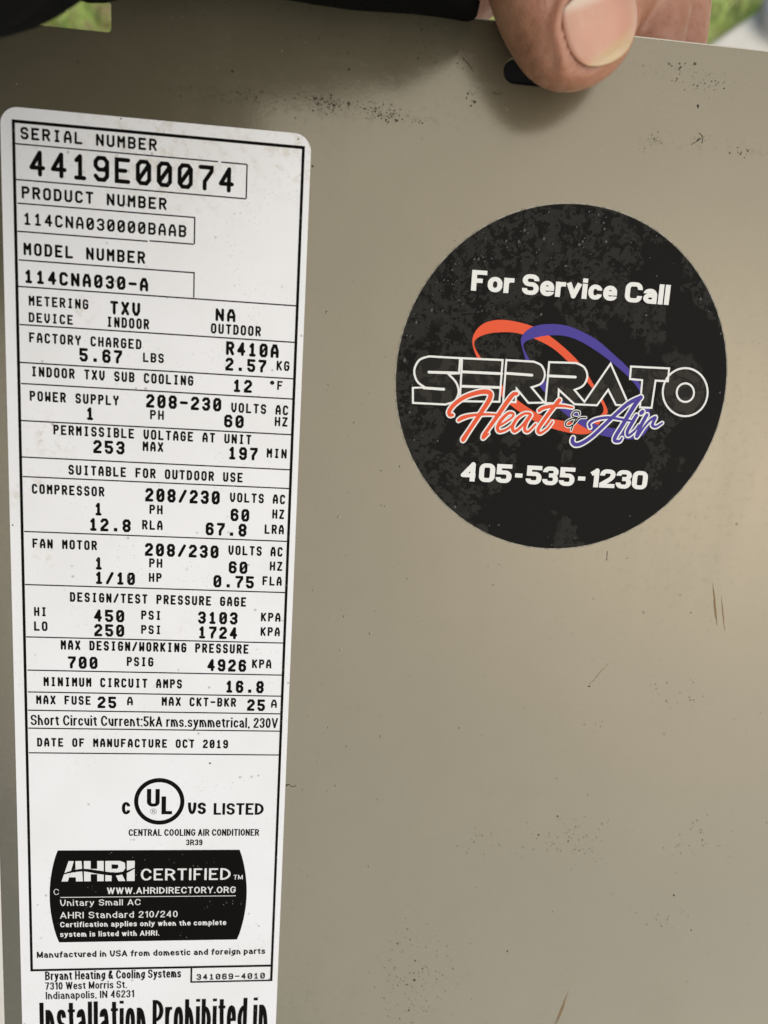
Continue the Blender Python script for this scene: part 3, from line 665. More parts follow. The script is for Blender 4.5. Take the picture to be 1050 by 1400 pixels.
M['hose'] = material('grey_plastic', (.42, .41, .42), .5)
M['hose_dark'] = material('dark_rubber', (.03, .035, .03), .7)
def hose():
    """a short coil of ribbed conduit lying on the path"""
    root = thing('conduit_coil', 'blurred grey ribbed coil with dark end on the pale path', 'conduit', Matrix.Translation((.895, 1.185, GZ + .022)))
    V, F, S, K = [], [], 260, 12
    for i in range(S + 1):
        t = i / S; a = t * 4 * math.pi + .6; R = .045 + .012 * t; z = .013 + .022 * t
        r = .0115 * (1 + .12 * math.sin(i * 2.1))
        for k in range(K):
            q = 2 * math.pi * k / K
            V.append(((R + r * math.cos(q)) * math.cos(a), (R + r * math.cos(q)) * math.sin(a), z + r * math.sin(q)))
    for i in range(S):
        for k in range(K): F.append((i * K + k, i * K + (k + 1) % K, (i + 1) * K + (k + 1) % K, (i + 1) * K + k))
    mesh('conduit', V, F, M['hose'], root, 1, True)
    V2, F2 = [], []
    a = 4 * math.pi + .6
    for j, d in enumerate((-.004, .03)):
        c = Vector((.057 * math.cos(a) - d * math.sin(a), .057 * math.sin(a) + d * math.cos(a), .035))
        for k in range(K):
            q = 2 * math.pi * k / K
            V2.append(tuple(c + Vector((math.cos(a), math.sin(a), 0)) * .015 * math.cos(q) + Vector((0, 0, .015 * math.sin(q)))))
    F2 = [(k, (k + 1) % K, K + (k + 1) % K, K + k) for k in range(K)] + [tuple(range(K))[::-1], tuple(range(K, 2 * K))]
    mesh('end_sleeve', V2, F2, M['hose_dark'], root, 1, True)
hose()

# ---------------------------------------------------------------- the sheet metal panel
panel = thing('metal_panel', 'beige painted sheet metal panel with slots and a folded left edge', 'panel')
PX0, PX1, PY0, PY1 = -6.2, 205.0, -235.0, 26.45
def loop_rect(x0, x1, y0, y1, r, k=6):
    out = []
    for cx, cy, a in ((x1 - r, y1 - r, 0), (x0 + r, y1 - r, 90), (x0 + r, y0 + r, 180), (x1 - r, y0 + r, 270)):
        out += [(cx + r * math.cos(math.radians(a + 90 * j / k)), cy + r * math.sin(math.radians(a + 90 * j / k))) for j in range(k + 1)]
    return out
def sheet():
    cu = bpy.data.curves.new('sheet', 'CURVE'); cu.dimensions = '2D'; cu.fill_mode = 'BOTH'
    cu.extrude = .30 * MM; cu.bevel_depth = .22 * MM; cu.bevel_resolution = 3; cu.offset = -.22 * MM
    for lp in (loop_rect(PX0, PX1, PY0, PY1, 1.2), loop_rect(-24.0 + 22, 18.25, 17.05, 22.4, .7), loop_rect(94.3, 108.0, 15.4, 20.0, 2.29, 12)):
        sp = cu.splines.new('POLY'); sp.points.add(len(lp) - 1)
        for q, (x, y) in zip(sp.points, lp): q.co = (x * MM, y * MM, 0, 1)
        sp.use_cyclic_u = True
    t = bpy.data.objects.new('tmp', cu); COL.objects.link(t)
    dg = bpy.context.evaluated_depsgraph_get()
    me = bpy.data.meshes.new_from_object(t.evaluated_get(dg))
    bpy.data.objects.remove(t)
    for v in me.vertices: v.co.z -= .52 * MM
    me.materials.clear(); me.materials.append(M['panel'])
    link(bpy.data.objects.new('sheet', me), panel)
sheet()
M['edge_light'] = material('edge_highlight_paint', (.74, .69, .56), .45)
mb = MB()
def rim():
    # upper edge highlight, put into the pale colour of a thin tube
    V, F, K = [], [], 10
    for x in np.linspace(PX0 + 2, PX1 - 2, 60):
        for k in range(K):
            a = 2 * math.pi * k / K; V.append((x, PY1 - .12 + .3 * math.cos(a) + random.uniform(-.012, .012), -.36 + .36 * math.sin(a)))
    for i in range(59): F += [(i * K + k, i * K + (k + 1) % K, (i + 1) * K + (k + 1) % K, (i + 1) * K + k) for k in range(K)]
    mesh('top_edge_highlight', V, F, M['edge_light'], panel, MM, True)
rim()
def flange():
    # the sheet's left edge folded back
    V, F = [], []
    prof = [(-6.2 + 1.4, -.55)] + [(-4.8 - 1.4 * math.sin(a), -1.95 + 1.4 * math.cos(a)) for a in np.linspace(.25, math.pi / 2, 8)] + [(-6.2, -18), (-5.4, -18), (-5.4, -2.0)]
    for y in (PY1 - 10, PY0):
        V += [(x, y, z) for x, z in prof]
    k = len(prof)
    F = [(i, (i + 1) % k, k + (i + 1) % k, k + i) for i in range(k)] + [tuple(range(k))[::-1], tuple(range(k, 2 * k))]
    mesh('side_flange', V, F, M['panel'], panel)
flange()
# black pad added behind the right hand slot to make it dark
mesh('slot_dark_pad', [(88, 8, -1.2), (150, 8, -1.2), (150, 23.5, -1.2), (88, 23.5, -1.2), (88, 8, -3), (150, 8, -3), (150, 23.5, -3), (88, 23.5, -3)],
     [(0, 1, 2, 3), (7, 6, 5, 4), (0, 4, 5, 1), (1, 5, 6, 2), (2, 6, 7, 3), (3, 7, 4, 0)], M['slot_dark'], panel)
def speck(mb, x, y, r):
    k = random.randint(5, 7); a0 = random.random() * 6; e = random.uniform(.45, 1); th = random.random() * 3.14
    pts = []
    for i in range(k):
        a = a0 + 6.283 * i / k; q = r * random.uniform(.6, 1.15)
        u, v = q * math.cos(a), q * e * math.sin(a)
        pts.append((x + u * math.cos(th) - v * math.sin(th), y + u * math.sin(th) + v * math.cos(th)))
    mb.z = .045 + random.random() * .012
    mb.poly(pts)
CLUSTERS = [(31.7, 8.3, 8.3, 1.0, 25), (42.9, 8.3, 3.5, 1.3, 30), (59.2, 8.4, 4.2, 1.3, 95), (60.5, 7.6, 1.2, 1.6, 30), (70.1, 7.4, 3.6, 1.4, 85), (72, 6.6, 1.0, 2.0, 22), (66, 8.2, 9, 1.0, 50), (77.5, 6.6, 4.4, .7, 26),
    (78.0, 20.9, 4.1, 3.2, 50), (84.8, 18.2, 2.2, 1.6, 20), (87.5, 12.4, 1.5, 1.3, 14), (130.1, 20.5, 6.2, 2.2, 60), (137.4, 18.7, 3.4, 1.9, 50),
    (126.3, 6.9, 2.8, 1.4, 26), (137.2, 8.5, 2.2, 1.3, 22), (147.1, 6.8, 4.0, .9, 26), (90.8, -190.6, 8.2, 9.3, 80), (88.0, -175.4, 6.3, 2.8, 18),
    (103.3, -187.8, 4.6, 3.7, 8), (127.4, -151.3, 8.3, 5.9, 42), (159.1, -151.4, 5.7, 3.6, 18), (153.1, -171.4, 4.8, 2.5, 9), (148.7, -115.3, 4.5, 1.1, 9),
    (60.0, 20.0, 5.7, 3.0, 24), (24.8, 12.5, 16.4, 2.6, 22)]
mb, mt = MB(), MB()
def clear_of(x, y):
    if -3 < x < 58 and y < 3: return False
    if (x - 112.9) ** 2 + (y + 42.8) ** 2 < 37.5 ** 2: return False
    if y > PY1 - .6 or (93 < x < 109 and 14.5 < y < 21) or (x < 19 and 16 < y < 23.3): return False
    return True
for cx, cy, sx, sy, k in CLUSTERS:
    for _ in range(k):
        x, y = random.gauss(cx, sx * .6), random.gauss(cy, sy * .6)
        if clear_of(x, y): speck(mb if random.random() < (.7 if cy > 0 and cx < 100 else .38) else mt, x, y, min(.10 * math.exp(random.gauss(0, .55)), .36))
for _ in range(330):
    x, y = random.uniform(-6, 180), random.uniform(-205, 26)
    if clear_of(x, y): speck(mb if random.random() < .35 else mt, x, y, .075 * math.exp(random.gauss(0, .45)))
for x, y, r in ((135.4, 14.7, .45), (90, -188.5, .42), (112.6, -181, .35), (159.5, -176, .3), (63.5, 14.9, .3), (126, -111.8, .25), (57.2, -3.6, .25), (120.5, -135, .2)):
    speck(mb, x, y, r)
mb.z = .05
for w in ([(136.4, 9.6), (137.0, 9.2), (137.3, 8.4), (137.2, 7.7)], [(135.2, 7.4), (136.0, 7.9), (136.9, 8.6)], [(56.6, -137.0), (57.6, -136.9), (58.2, -137.4), (59.1, -137.2)],
          [(56.6, -137.4), (57.3, -137.1)], [(85.6, 19.3), (87.0, 18.1), (88.1, 16.9)], [(92.4, 13.3), (93.6, 13.1), (94.3, 13.5)], [(126.7, -79.6), (126.8, -81.6)]):
    s = spline(w, 5); mb.stroke(s, [.09 + .10 * random.random() for _ in s], 'round')
tag(mb.build('dirt_specks', M['dirt'], panel), kind='stuff')
tag(mt.build('tan_specks', M['tan_dirt'], panel), kind='stuff')
for a, b, w in (((152.7, -86), (155.2, -96.4), .5), ((153.4, -90), (155.0, -95.5), .45), ((155.1, -89), (157.3, -97.6), .28), ((129.4, -192.6), (126.6, -203), .42), ((128.8, -196), (127.2, -202), .35), ((125.5, -112), (130, -106), .1)):
    ms = MB(.05); t = np.linspace(0, 1, 9); s = [(a[0] + (b[0] - a[0]) * q + random.uniform(-.06, .06), a[1] + (b[1] - a[1]) * q) for q in t]
    ms.stroke(s, [max(.03, w * math.sin(math.pi * min(max(q, .03), .97)) * random.uniform(.6, 1)) for q in t])
    ms.build('scratch', M['rust'], panel)
md = MB(.04)
for _ in range(420):
    x, y = random.uniform(-5, 182), random.uniform(-205, 25)
    if clear_of(x, y): speck(md, x, y, .06 * math.exp(random.gauss(0, .4)))
M['dust'] = material('pale_dust', (.42, .39, .32), .8)
tag(md.build('dust_specks', M['dust'], panel), kind='stuff')
# paint blisters
def domes(name, mat, parent, items):
    V, F = [], []
    for x, y, z, r, h in items:
        o = len(V); e = random.uniform(.75, 1.25)
        for j, (q, zz) in enumerate(((1, 0), (.8, .5), (.45, .87))):
            V += [(x + r * q * math.cos(6.283 * i / 8), y + r * e * q * math.sin(6.283 * i / 8), z + h * zz) for i in range(8)]
        V.append((x, y, z + h))
        for j in range(2):
            F += [(o + j * 8 + i, o + j * 8 + (i + 1) % 8, o + j * 8 + 8 + (i + 1) % 8, o + j * 8 + 8 + i) for i in range(8)]
        F += [(o + 16 + i, o + 16 + (i + 1) % 8, o + 24) for i in range(8)]
    return tag(mesh(name, V, F, mat, parent, MM, True), kind='stuff')
bl = []
for cx, cy, sx, sy, k in ((90, -189, 10, 10, 70), (125, -151, 11, 7, 55), (104, -150, 5, 4, 12), (147, -113, 6, 4, 14), (158, -150, 8, 6, 20), (150, -172, 6, 4, 10), (100, -100, 60, 70, 60), (70, -90, 10, 60, 20)):
    for _ in range(k):
        x, y = random.gauss(cx, sx * .6), random.gauss(cy, sy * .6)
        if clear_of(x, y) and x > 60: bl.append((x, y, -.02, random.uniform(.12, .38), random.uniform(.05, .13)))
domes('paint_blisters', M['panel'], panel, bl)

# ---------------------------------------------------------------- the rating label
label = thing('rating_label', 'white printed rating label with black rows of text on the panel', 'label')
def sticker_sheet(name, loop, z0, z1, mat, parent):
    k = len(loop)
    V = [(x, y, z1) for x, y in loop] + [(x, y, z0) for x, y in loop]
    F = [tuple(range(k)), tuple(range(2 * k - 1, k - 1, -1))] + [(i, k + i, k + (i + 1) % k, (i + 1) % k) for i in range(k)]
    return mesh(name, V, F, mat, parent)
sticker_sheet('paper', loop_rect(-2.15, 56.75, -228, 2.25, 3.3, 10), .002, .12, M['paper'], label)
ZI = .14
fr = MB(ZI)
X0, X1, Y1 = .0, 55.5, -183.9
for a, b, w in (((0, -.3), (55.5, -.3), .6), ((0.25, 0), (.25, Y1), .58), ((55.25, 0), (55.25, -187.8), .58), ((0, -183.6), (55.5, -183.6), .56)):
    fr.stroke([a, b], w)
fr.build('border_frame', M['ink'], label)
bx = MB(ZI)
bx.stroke([(36.45, -183.6), (36.45, -187.6), (55.4, -187.6)], .42)
bx.build('number_box', M['ink'], label)
ru = MB(ZI)
for x0, x1, y in RULES:
    ru.stroke([(max(x0, .3), y), (x1 if x1 < 50 else 55.2, y)], .26)
for x, ya, yb in ((44.35, -4.35, -10.75), (34.4, -15.05, -20.15), (34.45, -25.55, -30.5)):
    ru.stroke([(x, ya), (x, yb)], .26)
ru.build('ruled_lines', M['ink'], label)
# black certification badge with white print
bd = MB(ZI)
side = [(-1.9 * math.sin(math.pi * t) ** 1, 0) for t in np.linspace(0, 1, 14)]
ts = np.linspace(0, 1, 16)
edge_l = [(6.45 - 1.95 * math.sin(math.pi * t) ** .8, -153.15 - 23.3 * t) for t in ts]
edge_r = [(46.85 + 1.95 * math.sin(math.pi * t) ** .8, -153.15 - 23.3 * t) for t in ts]
bd.poly(edge_l + edge_r[::-1])
badge = bd.build('certification_badge', M['ink'], label)
badge['label'] = 'black barrel-shaped certification badge with white lettering'
ZB = .165
for text, x0, x1, y, cap, st, wt in TEXTS:
    inb = -176 < y < -154 and st == 'w'
    mb = MB(ZB if inb else ZI)
    if st == 'm': plot_text(mb, text, x0, x1, y, cap, wt)
    else: sans_text(mb, text, x0, x1, y, cap, wt, gap=.15 if st == 's' else .2, xh=.8 if cap > 5 else .74)
    mb.build('white_lettering' if inb else 'printed_line', M['white_print'] if inb else M['ink'], badge if inb else label)
mb = MB(ZB); mb.stroke([(6.85, -164.9), (46.3, -164.95)], .16); mb.build('underline', M['white_print'], badge)
mb = MB(ZB)
def bl_(x, y): return (7.41 + (x - 60.8) * .0423, -160.84 + (169 - y) * .0472)
for q in ([(55, 170), (93, 62), (120, 62), (88, 170)], [(120, 62), (160, 62), (166, 170), (130, 170), (128, 62)], [(104, 122), (132, 122), (132, 148), (95, 148)], [(172, 62), (207, 62), (207, 170), (172, 170)], [(241, 62), (275, 62), (275, 170), (241, 170)],
          [(207, 104), (241, 104), (241, 132), (207, 132)], [(283, 62), (316, 62), (316, 170), (283, 170)], [(316, 62), (360, 62), (385, 72), (388, 100), (375, 122), (316, 122), (316, 104), (345, 104), (352, 96), (350, 82), (316, 80)],
          [(330, 122), (365, 122), (388, 170), (352, 170)], [(396, 62), (437, 62), (437, 170), (396, 170)]):
    mb.z += .0012; mb.poly([bl_(*a) for a in q])
mb.build('white_logo_letters', M['white_print'], badge)
mb = MB(ZB + .03)
s = spline([(*bl_(50, 136), .1), (*bl_(100, 120), .28), (*bl_(170, 110), .42), (*bl_(250, 122), .55), (*bl_(330, 132), .5), (*bl_(390, 122), .38), (*bl_(446, 96), .12)], 8)
mb.stroke(s, list(s[:, 2] * 1.55)); mb.build('logo_swoosh', M['ink'], badge)
# listing mark: ring with staggered letters
mb = MB(ZI)
th = np.linspace(0, 2 * math.pi, 64, endpoint=False)
mb.ring([(28.67 + 5.55 * math.cos(t), -141.1 + 5.72 * math.sin(t)) for t in th], [(28.67 + 4.62 * math.cos(t), -141.1 + 4.7 * math.sin(t)) for t in th])
sans_text(mb, 'U', 25.93, 28.75, -142.35, 4.3, .22, rmax=.75); sans_text(mb, 'L', 29.15, 31.5, -144.25, 4.4, .23)
mb.ring([(27.4 + .68 * math.cos(t), -143.55 + .68 * math.sin(t)) for t in th[::3]], [(27.4 + .6 * math.cos(t), -143.55 + .6 * math.sin(t)) for t in th[::3]])
sans_text(mb, 'R', 27.15, 27.7, -143.9, .75, .12)
mb.build('listing_mark', M['ink'], label)
mb = MB(.15)
for x, y, r in ((39.7, -131.7, .28), (-1.6, -78.8, .22), (20.2, 1.9, .2), (54.2, 1.2, .22)): mb.z = .15; (lambda q: mb.poly(q))([(x + r * math.cos(a) * random.uniform(.6, 1.1), y + r * .8 * math.sin(a)) for a in np.linspace(0, 6.2, 7)[:-1]])
tag(mb.build('dirt_specks', M['dirt'], label), kind='stuff')

# ---------------------------------------------------------------- the round service sticker
SC = (112.93, -42.84); SR = 36.5
sticker = thing('service_sticker', 'round black service sticker with red and blue logo and phone number', 'sticker', PANEL @ Matrix.Translation(Vector((*SC, 0)) * MM))
th = np.linspace(0, 2 * math.pi, 128, endpoint=False)
sticker_sheet('backing', [(SR * math.cos(t), SR * math.sin(t)) for t in th], .002, .13, M['vinyl'], sticker)
mb = MB(.06)
mb.ring([((SR + .3) * math.cos(t), (SR + .3) * math.sin(t)) for t in th], [((SR - .01) * math.cos(t), (SR - .01) * math.sin(t)) for t in th])
mb.build('edge_rim', M['rim'], sticker)
mb = MB(.15); mb.ring(resample(spline(RED_OUT, 8, True), 160), resample(spline(RED_IN, 8, True), 160)); mb.build('red_swoosh', M['st_red'], sticker)
mb = MB(.165); mb.ring(resample(spline(BLUE_OUT, 8, True), 160), resample(spline(BLUE_IN, 8, True), 160)); mb.build('blue_swoosh', M['st_blue'], sticker)
for nm, L in (('letter', LETTER_S), ('letter', LETTER_E), ('letter', LETTER_R), ('letter', LETTER_RA), ('letter', LETTER_T)):
    P = [np.array(q) for q in L]
    # bowls: spline through runs of closely spaced points, straight elsewhere
    out = []
    n_ = len(P)
    curve = {id(LETTER_S): [(1, 5), (8, 12)], id(LETTER_R): [(1, 5)], id(LETTER_RA): [(1, 5)]}.get(id(L), [])
    i = 0
    while i < n_:
        run = next((r for r in curve if r[0] == i), None)
        if run:
            out += list(spline([P[j] for j in range(run[0], run[1] + 1)], 6)); i = run[1] + 1
        else: out.append(P[i]); i += 1
    mb = MB(.18); mb.poly(out); fill = mb.build('letter', M['st_black'], sticker)
    mb = MB(.195); mb.stroke(out, .42, closed=True); mb.build('outline', M['st_white'], fill)
mb = MB(.18); mb.poly(LETTER_O); fill = mb.build('letter', M['st_black'], sticker)
mb = MB(.195); mb.stroke(LETTER_O, .42, closed=True); mb.stroke(LETTER_O_IN, .42, closed=True); mb.build('outline', M['st_white'], fill)
mb = MB(.195)
for a, b in SLITS: mb.stroke([a, b], .56, 'round')
mb.build('letter_slits', M['st_white'], sticker)
def script(name, S, mat, bw, z):
    top, bot = MB(z + .03), MB(z)
    for st in S:
        s = spline(st, 7)
        w = np.convolve(np.pad(s[:, 2], 2, 'edge'), np.ones(5) / 5, 'valid')
        bot.stroke(s, list(w + bw), 'round'); top.stroke(s, list(w), 'round')
    o = bot.build(name, M['st_white'], sticker); top.build('coloured_face', mat, o)
script('script_word', HEAT, M['st_red'], .62, .23)
script('script_word', AIR, M['st_blue'], .62, .28)
script('ampersand', AMP, M['st_black'], .36, .27)
mb = MB(.15); sans_text(mb, 'For Service Call', -21.95, 21.2, 17.7, 4.15, .262, rmax=.95, gap=.075); mb.build('printed_line', M['st_white'], sticker)
mb = MB(.15); sans_text(mb, '405-535-1230', -21.1, 21.15, -22.3, 4.1, .275, rmax=.85, gap=.045); mb.build('printed_line', M['st_white'], sticker)
dr = []
while len(dr) < 300:
    a, q = random.uniform(0, 6.283), SR * math.sqrt(random.random()) * .985
    x, y = q * math.cos(a), q * math.sin(a)
    if (abs(y - 19.5) < 3.4 or abs(y + 20.2) < 3.2) and abs(x) < 23 or (abs(y) < 13 and abs(x) < 33): continue
    if -x * .6 + y * .8 + random.gauss(0, 6) < 14 and not (q > 33 and random.random() < .25): continue
    dr.append((x, y, .128, random.choice((.1, .13, .17, .24, .34)) * random.uniform(.7, 1.2), random.uniform(.08, .2)))
domes('water_droplets', M['water'], sticker, dr)

# ---------------------------------------------------------------- the hand and sleeve
def skin():
    m = material('skin', (.47, .25, .16), .46, Subsurface_Weight=.35, Subsurface_Scale=.004)
    m.node_tree.nodes['Principled BSDF'].inputs['Subsurface Radius'].default_value = (1.0, .35, .2)
    n = N(m)
    a = n.noise(70, 4, .6); b = n.noise(420, 4, .6)
    c = n.mix(n.ramp(a, .35, .68), (.325, .142, .080), (.42, .215, .140))
    c = n.mix(n.math('MULTIPLY', n.ramp(b, .52, .7), .35), c, (.25, .098, .052))
    tipc = n.blob(6, -20, 22, .2)
    c = n.mix(n.math('MULTIPLY', tipc, .4), c, (.44, .195, .13))
    n.color(c)
    n.rough(n.ramp(b, .35, .65, .32, .58))
    h = n.math('ADD', n.math('MULTIPLY', n.noise(1100, 3, .6), .5), n.math('MULTIPLY', n.noise(330, 4, .6, co=n.mapping((1, 1, .4))), 1.0))
    v = n.ramp(n.voronoi(1500), .0, .35)
    n.bump(n.math('ADD', h, n.math('MULTIPLY', v, .35)), .45, .0006)
    return m
M['skin'] = skin()
def nail_mat():
    m = material('fingernail', (.7, .45, .36), .28, Subsurface_Weight=.25, Subsurface_Scale=.003)
    n = N(m)
    at = n.t.nodes.new('ShaderNodeVertexColor'); at.layer_name = 'tint'
    k = n.noise(250, 4, .6)
    n.color(n.mix(n.math('MULTIPLY', n.ramp(k, .42, .7), .42), at.outputs[0], (.58, .40, .28)))
    n.bump(n.noise(700, 3, co=n.mapping((1, 1, 1))), .08, .0003)
    return m
M['nail'] = nail_mat()
M['sleeve'] = material('black_knit', (.004, .004, .004), .95, Specular_IOR_Level=.05)
n = N(M['sleeve']); n.bump(n.math('ADD', n.noise(900, 3), n.noise(90, 3)), .5, .001)

person = thing('person', 'bare left hand in a black sleeve pinching the top edge of the panel', 'person', PANEL @ Matrix.Translation(Vector((100, 40, 0)) * MM))
PO = np.array((100.0, 40.0, 0.0))

TIP = np.array((111.4, 13.6, 10.2))
AX = np.array((.57, -.78, -.16)); AX /= np.linalg.norm(AX)          # towards the thumb tip
VW = np.array((58.9, -45.6, 159.6)) - TIP; VW -= AX * (VW @ AX); VW /= np.linalg.norm(VW)
SI = np.cross(AX, VW); SI /= np.linalg.norm(SI)
if SI[0] < 0: SI = -SI
ROLL = math.radians(45)
NN = math.cos(ROLL) * VW + math.sin(ROLL) * SI                       # nail normal
BB = np.cross(AX, NN)
def thumb_half(s):
    """half width, nail-side and pad-side thickness at s mm behind the tip"""
    e = max(1e-4, 1 - max(0, 1 - s / 11.0) ** 2.3) ** .5
    w = 12.5 - .5 * max(0, (s - 16) / 14)
    return w * e, (6.8 + .06 * s) * e ** 1.1, (10.4 + 3.6 * math.exp(-((s - 17) / 10) ** 2)) * e
def thumb_pt(s, t, off=0.0):
    w, tn, tp = thumb_half(s)
    x = (w + off) * math.cos(t); y = ((tn if math.sin(t) > 0 else tp) + off) * math.sin(t)
    return TIP - AX * s + BB * x + NN * y
class Solid:
    def __init__(s): s.v, s.f = [], []
    def rings(s, R, cap=True):
        k = len(R[0]); o = len(s.v)
        for r in R: s.v += [tuple(q) for q in r]
        for i in range(len(R) - 1):
            s.f += [(o + i * k + j, o + i * k + (j + 1) % k, o + (i + 1) * k + (j + 1) % k, o + (i + 1) * k + j) for j in range(k)]
        if cap: s.f += [tuple(range(o, o + k))[::-1], tuple(range(o + (len(R) - 1) * k, o + len(R) * k))]
    def tube(s, pts, k=20, n=6):
        """pts: x, y, z, radius; round ends"""
        P = spline(pts, n); m = len(P); R = []
        T = np.gradient(P[:, :3], axis=0); T /= np.linalg.norm(T, axis=1)[:, None]
        u = np.cross(T[0], (0.3, .2, 1.0)); u /= np.linalg.norm(u)
        ring = lambda c, t, u, r: [c + r * (u * math.cos(q) + np.cross(t, u) * math.sin(q)) for q in np.linspace(0, 2 * math.pi, k, endpoint=False)]
        for q in (1.45, 1.2, .9, .6, .3): R.append(ring(P[0, :3] - T[0] * P[0, 3] * math.sin(q), T[0], u, P[0, 3] * math.cos(q)))
        for i in range(m):
            u = u - T[i] * (u @ T[i]); u /= np.linalg.norm(u)
            R.append(ring(P[i, :3], T[i], u, P[i, 3]))
        for q in (.3, .6, .9, 1.2, 1.45): R.append(ring(P[-1, :3] + T[-1] * P[-1, 3] * math.sin(q), T[-1], u, P[-1, 3] * math.cos(q)))
        s.rings(R)
so = Solid()
S_ = np.r_[.15, .5, 1, 1.7, 2.6, 3.6, 4.8, 6, 8, 10, 12, 15, 18, 21, 24, 27, 30, 33, 36]
so.rings([[thumb_pt(s, t) for t in np.linspace(0, 2 * math.pi, 40, endpoint=False)] for s in S_])
ip = TIP - AX * 33
mcp = np.array((74.0, 61.0, 17.0))
so.tube([(*(TIP - AX * 27), 9.4), (*(ip - NN * 2), 11.4), (*(ip * .55 + mcp * .45 + (0, 2, 1)), 11.0), (*mcp, 14.5), (52, 66, 20, 17), (30, 68, 24, 19)])
so.tube([(30, 68, 24, 21), (58, 72, 10, 17), (84, 74, -4, 13), (98, 72, -10, 10.5)])          # palm, index side
so.tube([(44, 52, -4, 15), (64, 44, -12, 15), (84, 44, -13, 14), (100, 54, -14, 12)])
so.tube([(34, 74, 20, 20), (62, 84, 4, 17), (88, 88, -14, 12), (102, 86, -20, 10)])
so.tube([(98, 72, -10, 10.3), (113, 64, -12, 9.4), (124, 52, -12.5, 9.2), (119, 38, -12, 8.4), (112, 26, -11, 7.9), (106, 15, -10.5, 7.2)])      # index finger
so.tube([(102, 86, -20, 10), (120, 76, -22, 9.6), (131, 60, -21, 9.4), (131, 42, -19, 8.7), (129, 26, -17.5, 8.2), (127, 12, -17, 7.4)])      # middle finger
so.tube([(98, 94, -28, 9.6), (122, 86, -34, 9.2), (138, 70, -34, 9.0), (141, 52, -31, 8.4), (141, 36, -29, 7.9), (140, 24, -28, 7.2)])       # ring finger
so.tube([(92, 98, -34, 8.6), (118, 96, -44, 8.2), (136, 82, -46, 7.8), (141, 66, -43, 7.2), (142, 52, -41, 6.4)])                              # little finger
so.tube([(36, 66, 24, 22), (14, 58, 34, 23), (2, 42, 52, 26), (-6, 24, 88, 30), (-60, 20, 128, 34)])            # wrist and forearm
raw = bpy.data.meshes.new('raw'); raw.from_pydata([((v[0] - PO[0]) * MM, (v[1] - PO[1]) * MM, v[2] * MM) for v in so.v], [], so.f)
tmp = bpy.data.objects.new('tmp', raw); COL.objects.link(tmp)
r = tmp.modifiers.new('r', 'REMESH'); r.mode = 'VOXEL'; r.voxel_size = .00075; r.adaptivity = 0
r = tmp.modifiers.new('s', 'SMOOTH'); r.factor = .5; r.iterations = 7
me = bpy.data.meshes.new_from_object(tmp.evaluated_get(bpy.context.evaluated_depsgraph_get()))
bpy.data.objects.remove(tmp)
co = np.empty(len(me.vertices) * 3); me.vertices.foreach_get('co', co); co = co.reshape(-1, 3) / MM + PO
no = np.empty(len(me.vertices) * 3); me.vertex_normals.foreach_get('vector', no); no = no.reshape(-1, 3)
rel = co - TIP
s_ = -(rel @ AX); x_ = rel @ BB; y_ = rel @ NN
HW, SF, SCT = 9.0, 2.2, 14.8            # nail: half width, free edge, cuticle
def sm(v, a, b): t = np.clip((v - a) / (b - a), 0, 1); return t * t * (3 - 2 * t)
def nail_sd(s, x):
    """signed distance-like value to the nail outline, negative inside"""
    cs, hs = (SF + SCT) / 2, (SCT - SF) / 2
    qx, qs = np.abs(x) - (HW - 4.5), np.abs(s - cs) - (hs - 4.5)
    return np.hypot(np.maximum(qx, 0), np.maximum(qs, 0)) + np.minimum(np.maximum(qx, qs), 0) - 4.5
top = (y_ > -9) & (s_ > -3) & (s_ < 38) & (np.hypot(x_, y_) < 17) & (co[:, 2] > .5)
d = nail_sd(s_, x_)
dz = (-.75 * (1 - sm(d, -1.0, .1)) + .8 * np.exp(-((d - 1.1) / .75) ** 2) * sm(s_, 3, 7) - .55 * np.exp(-((d - .25) / .3) ** 2) * sm(s_, 3, 6)) * (y_ > 0)
# folded skin beside the nail and fine crossing lines on the side of the thumb
for k, (dd, am) in enumerate(((2.4, .22), (3.7, .16), (5.2, .12))):
    wob = .5 * np.sin(s_ * .8 + k * 2) + .25 * np.sin(s_ * 2.1 + k)
    dz += -am * np.exp(-((d - dd - wob) / .28) ** 2) * (np.sin(s_ * .9 + 1.7 * k) > -.3)
for k in range(9):
    sj = 5 + k * 3.1
    wob = .9 * np.sin(x_ * .5 + 2.1 * k) + .5 * np.sin(y_ * .7 + k)
    dz += -.10 * np.exp(-((s_ - sj - wob) / .22) ** 2) * sm(d, 1.5, 3.5) * (np.sin(x_ * .8 + y_ * .6 + 1.3 * k) > -.2)
# creases over the joint
for k, sj in enumerate((28.5, 31.5, 34.5, 24.5)):
    wob = .8 * np.sin(x_ * .55 + k) + .4 * np.sin(x_ * 1.3 + 2 * k)
    dz += -.45 * np.exp(-((s_ - sj - wob) / .5) ** 2) * (y_ > 0) * (k < 3 or 1)
co = co + no * (dz * top)[:, None]
touch = co[:, 2] < .05
inside = touch & (co[:, 1] < PY1 + 1) & (co[:, 2] > -2.6) & (rel @ rel.T[:, :1] * 0 == 0).ravel()
near_thumb = (s_ > -4) & (s_ < 30) & (np.hypot(x_, y_) < 14)
co[inside & near_thumb, 2] = .06                                   # the pad flattens on the sheet
me.vertices.foreach_set('co', ((co - PO) * MM).ravel())
me.polygons.foreach_set('use_smooth', [True] * len(me.polygons))
me.materials.clear(); me.materials.append(M['skin']); me.update()
hand = bpy.data.objects.new('hand', me); link(hand, person)

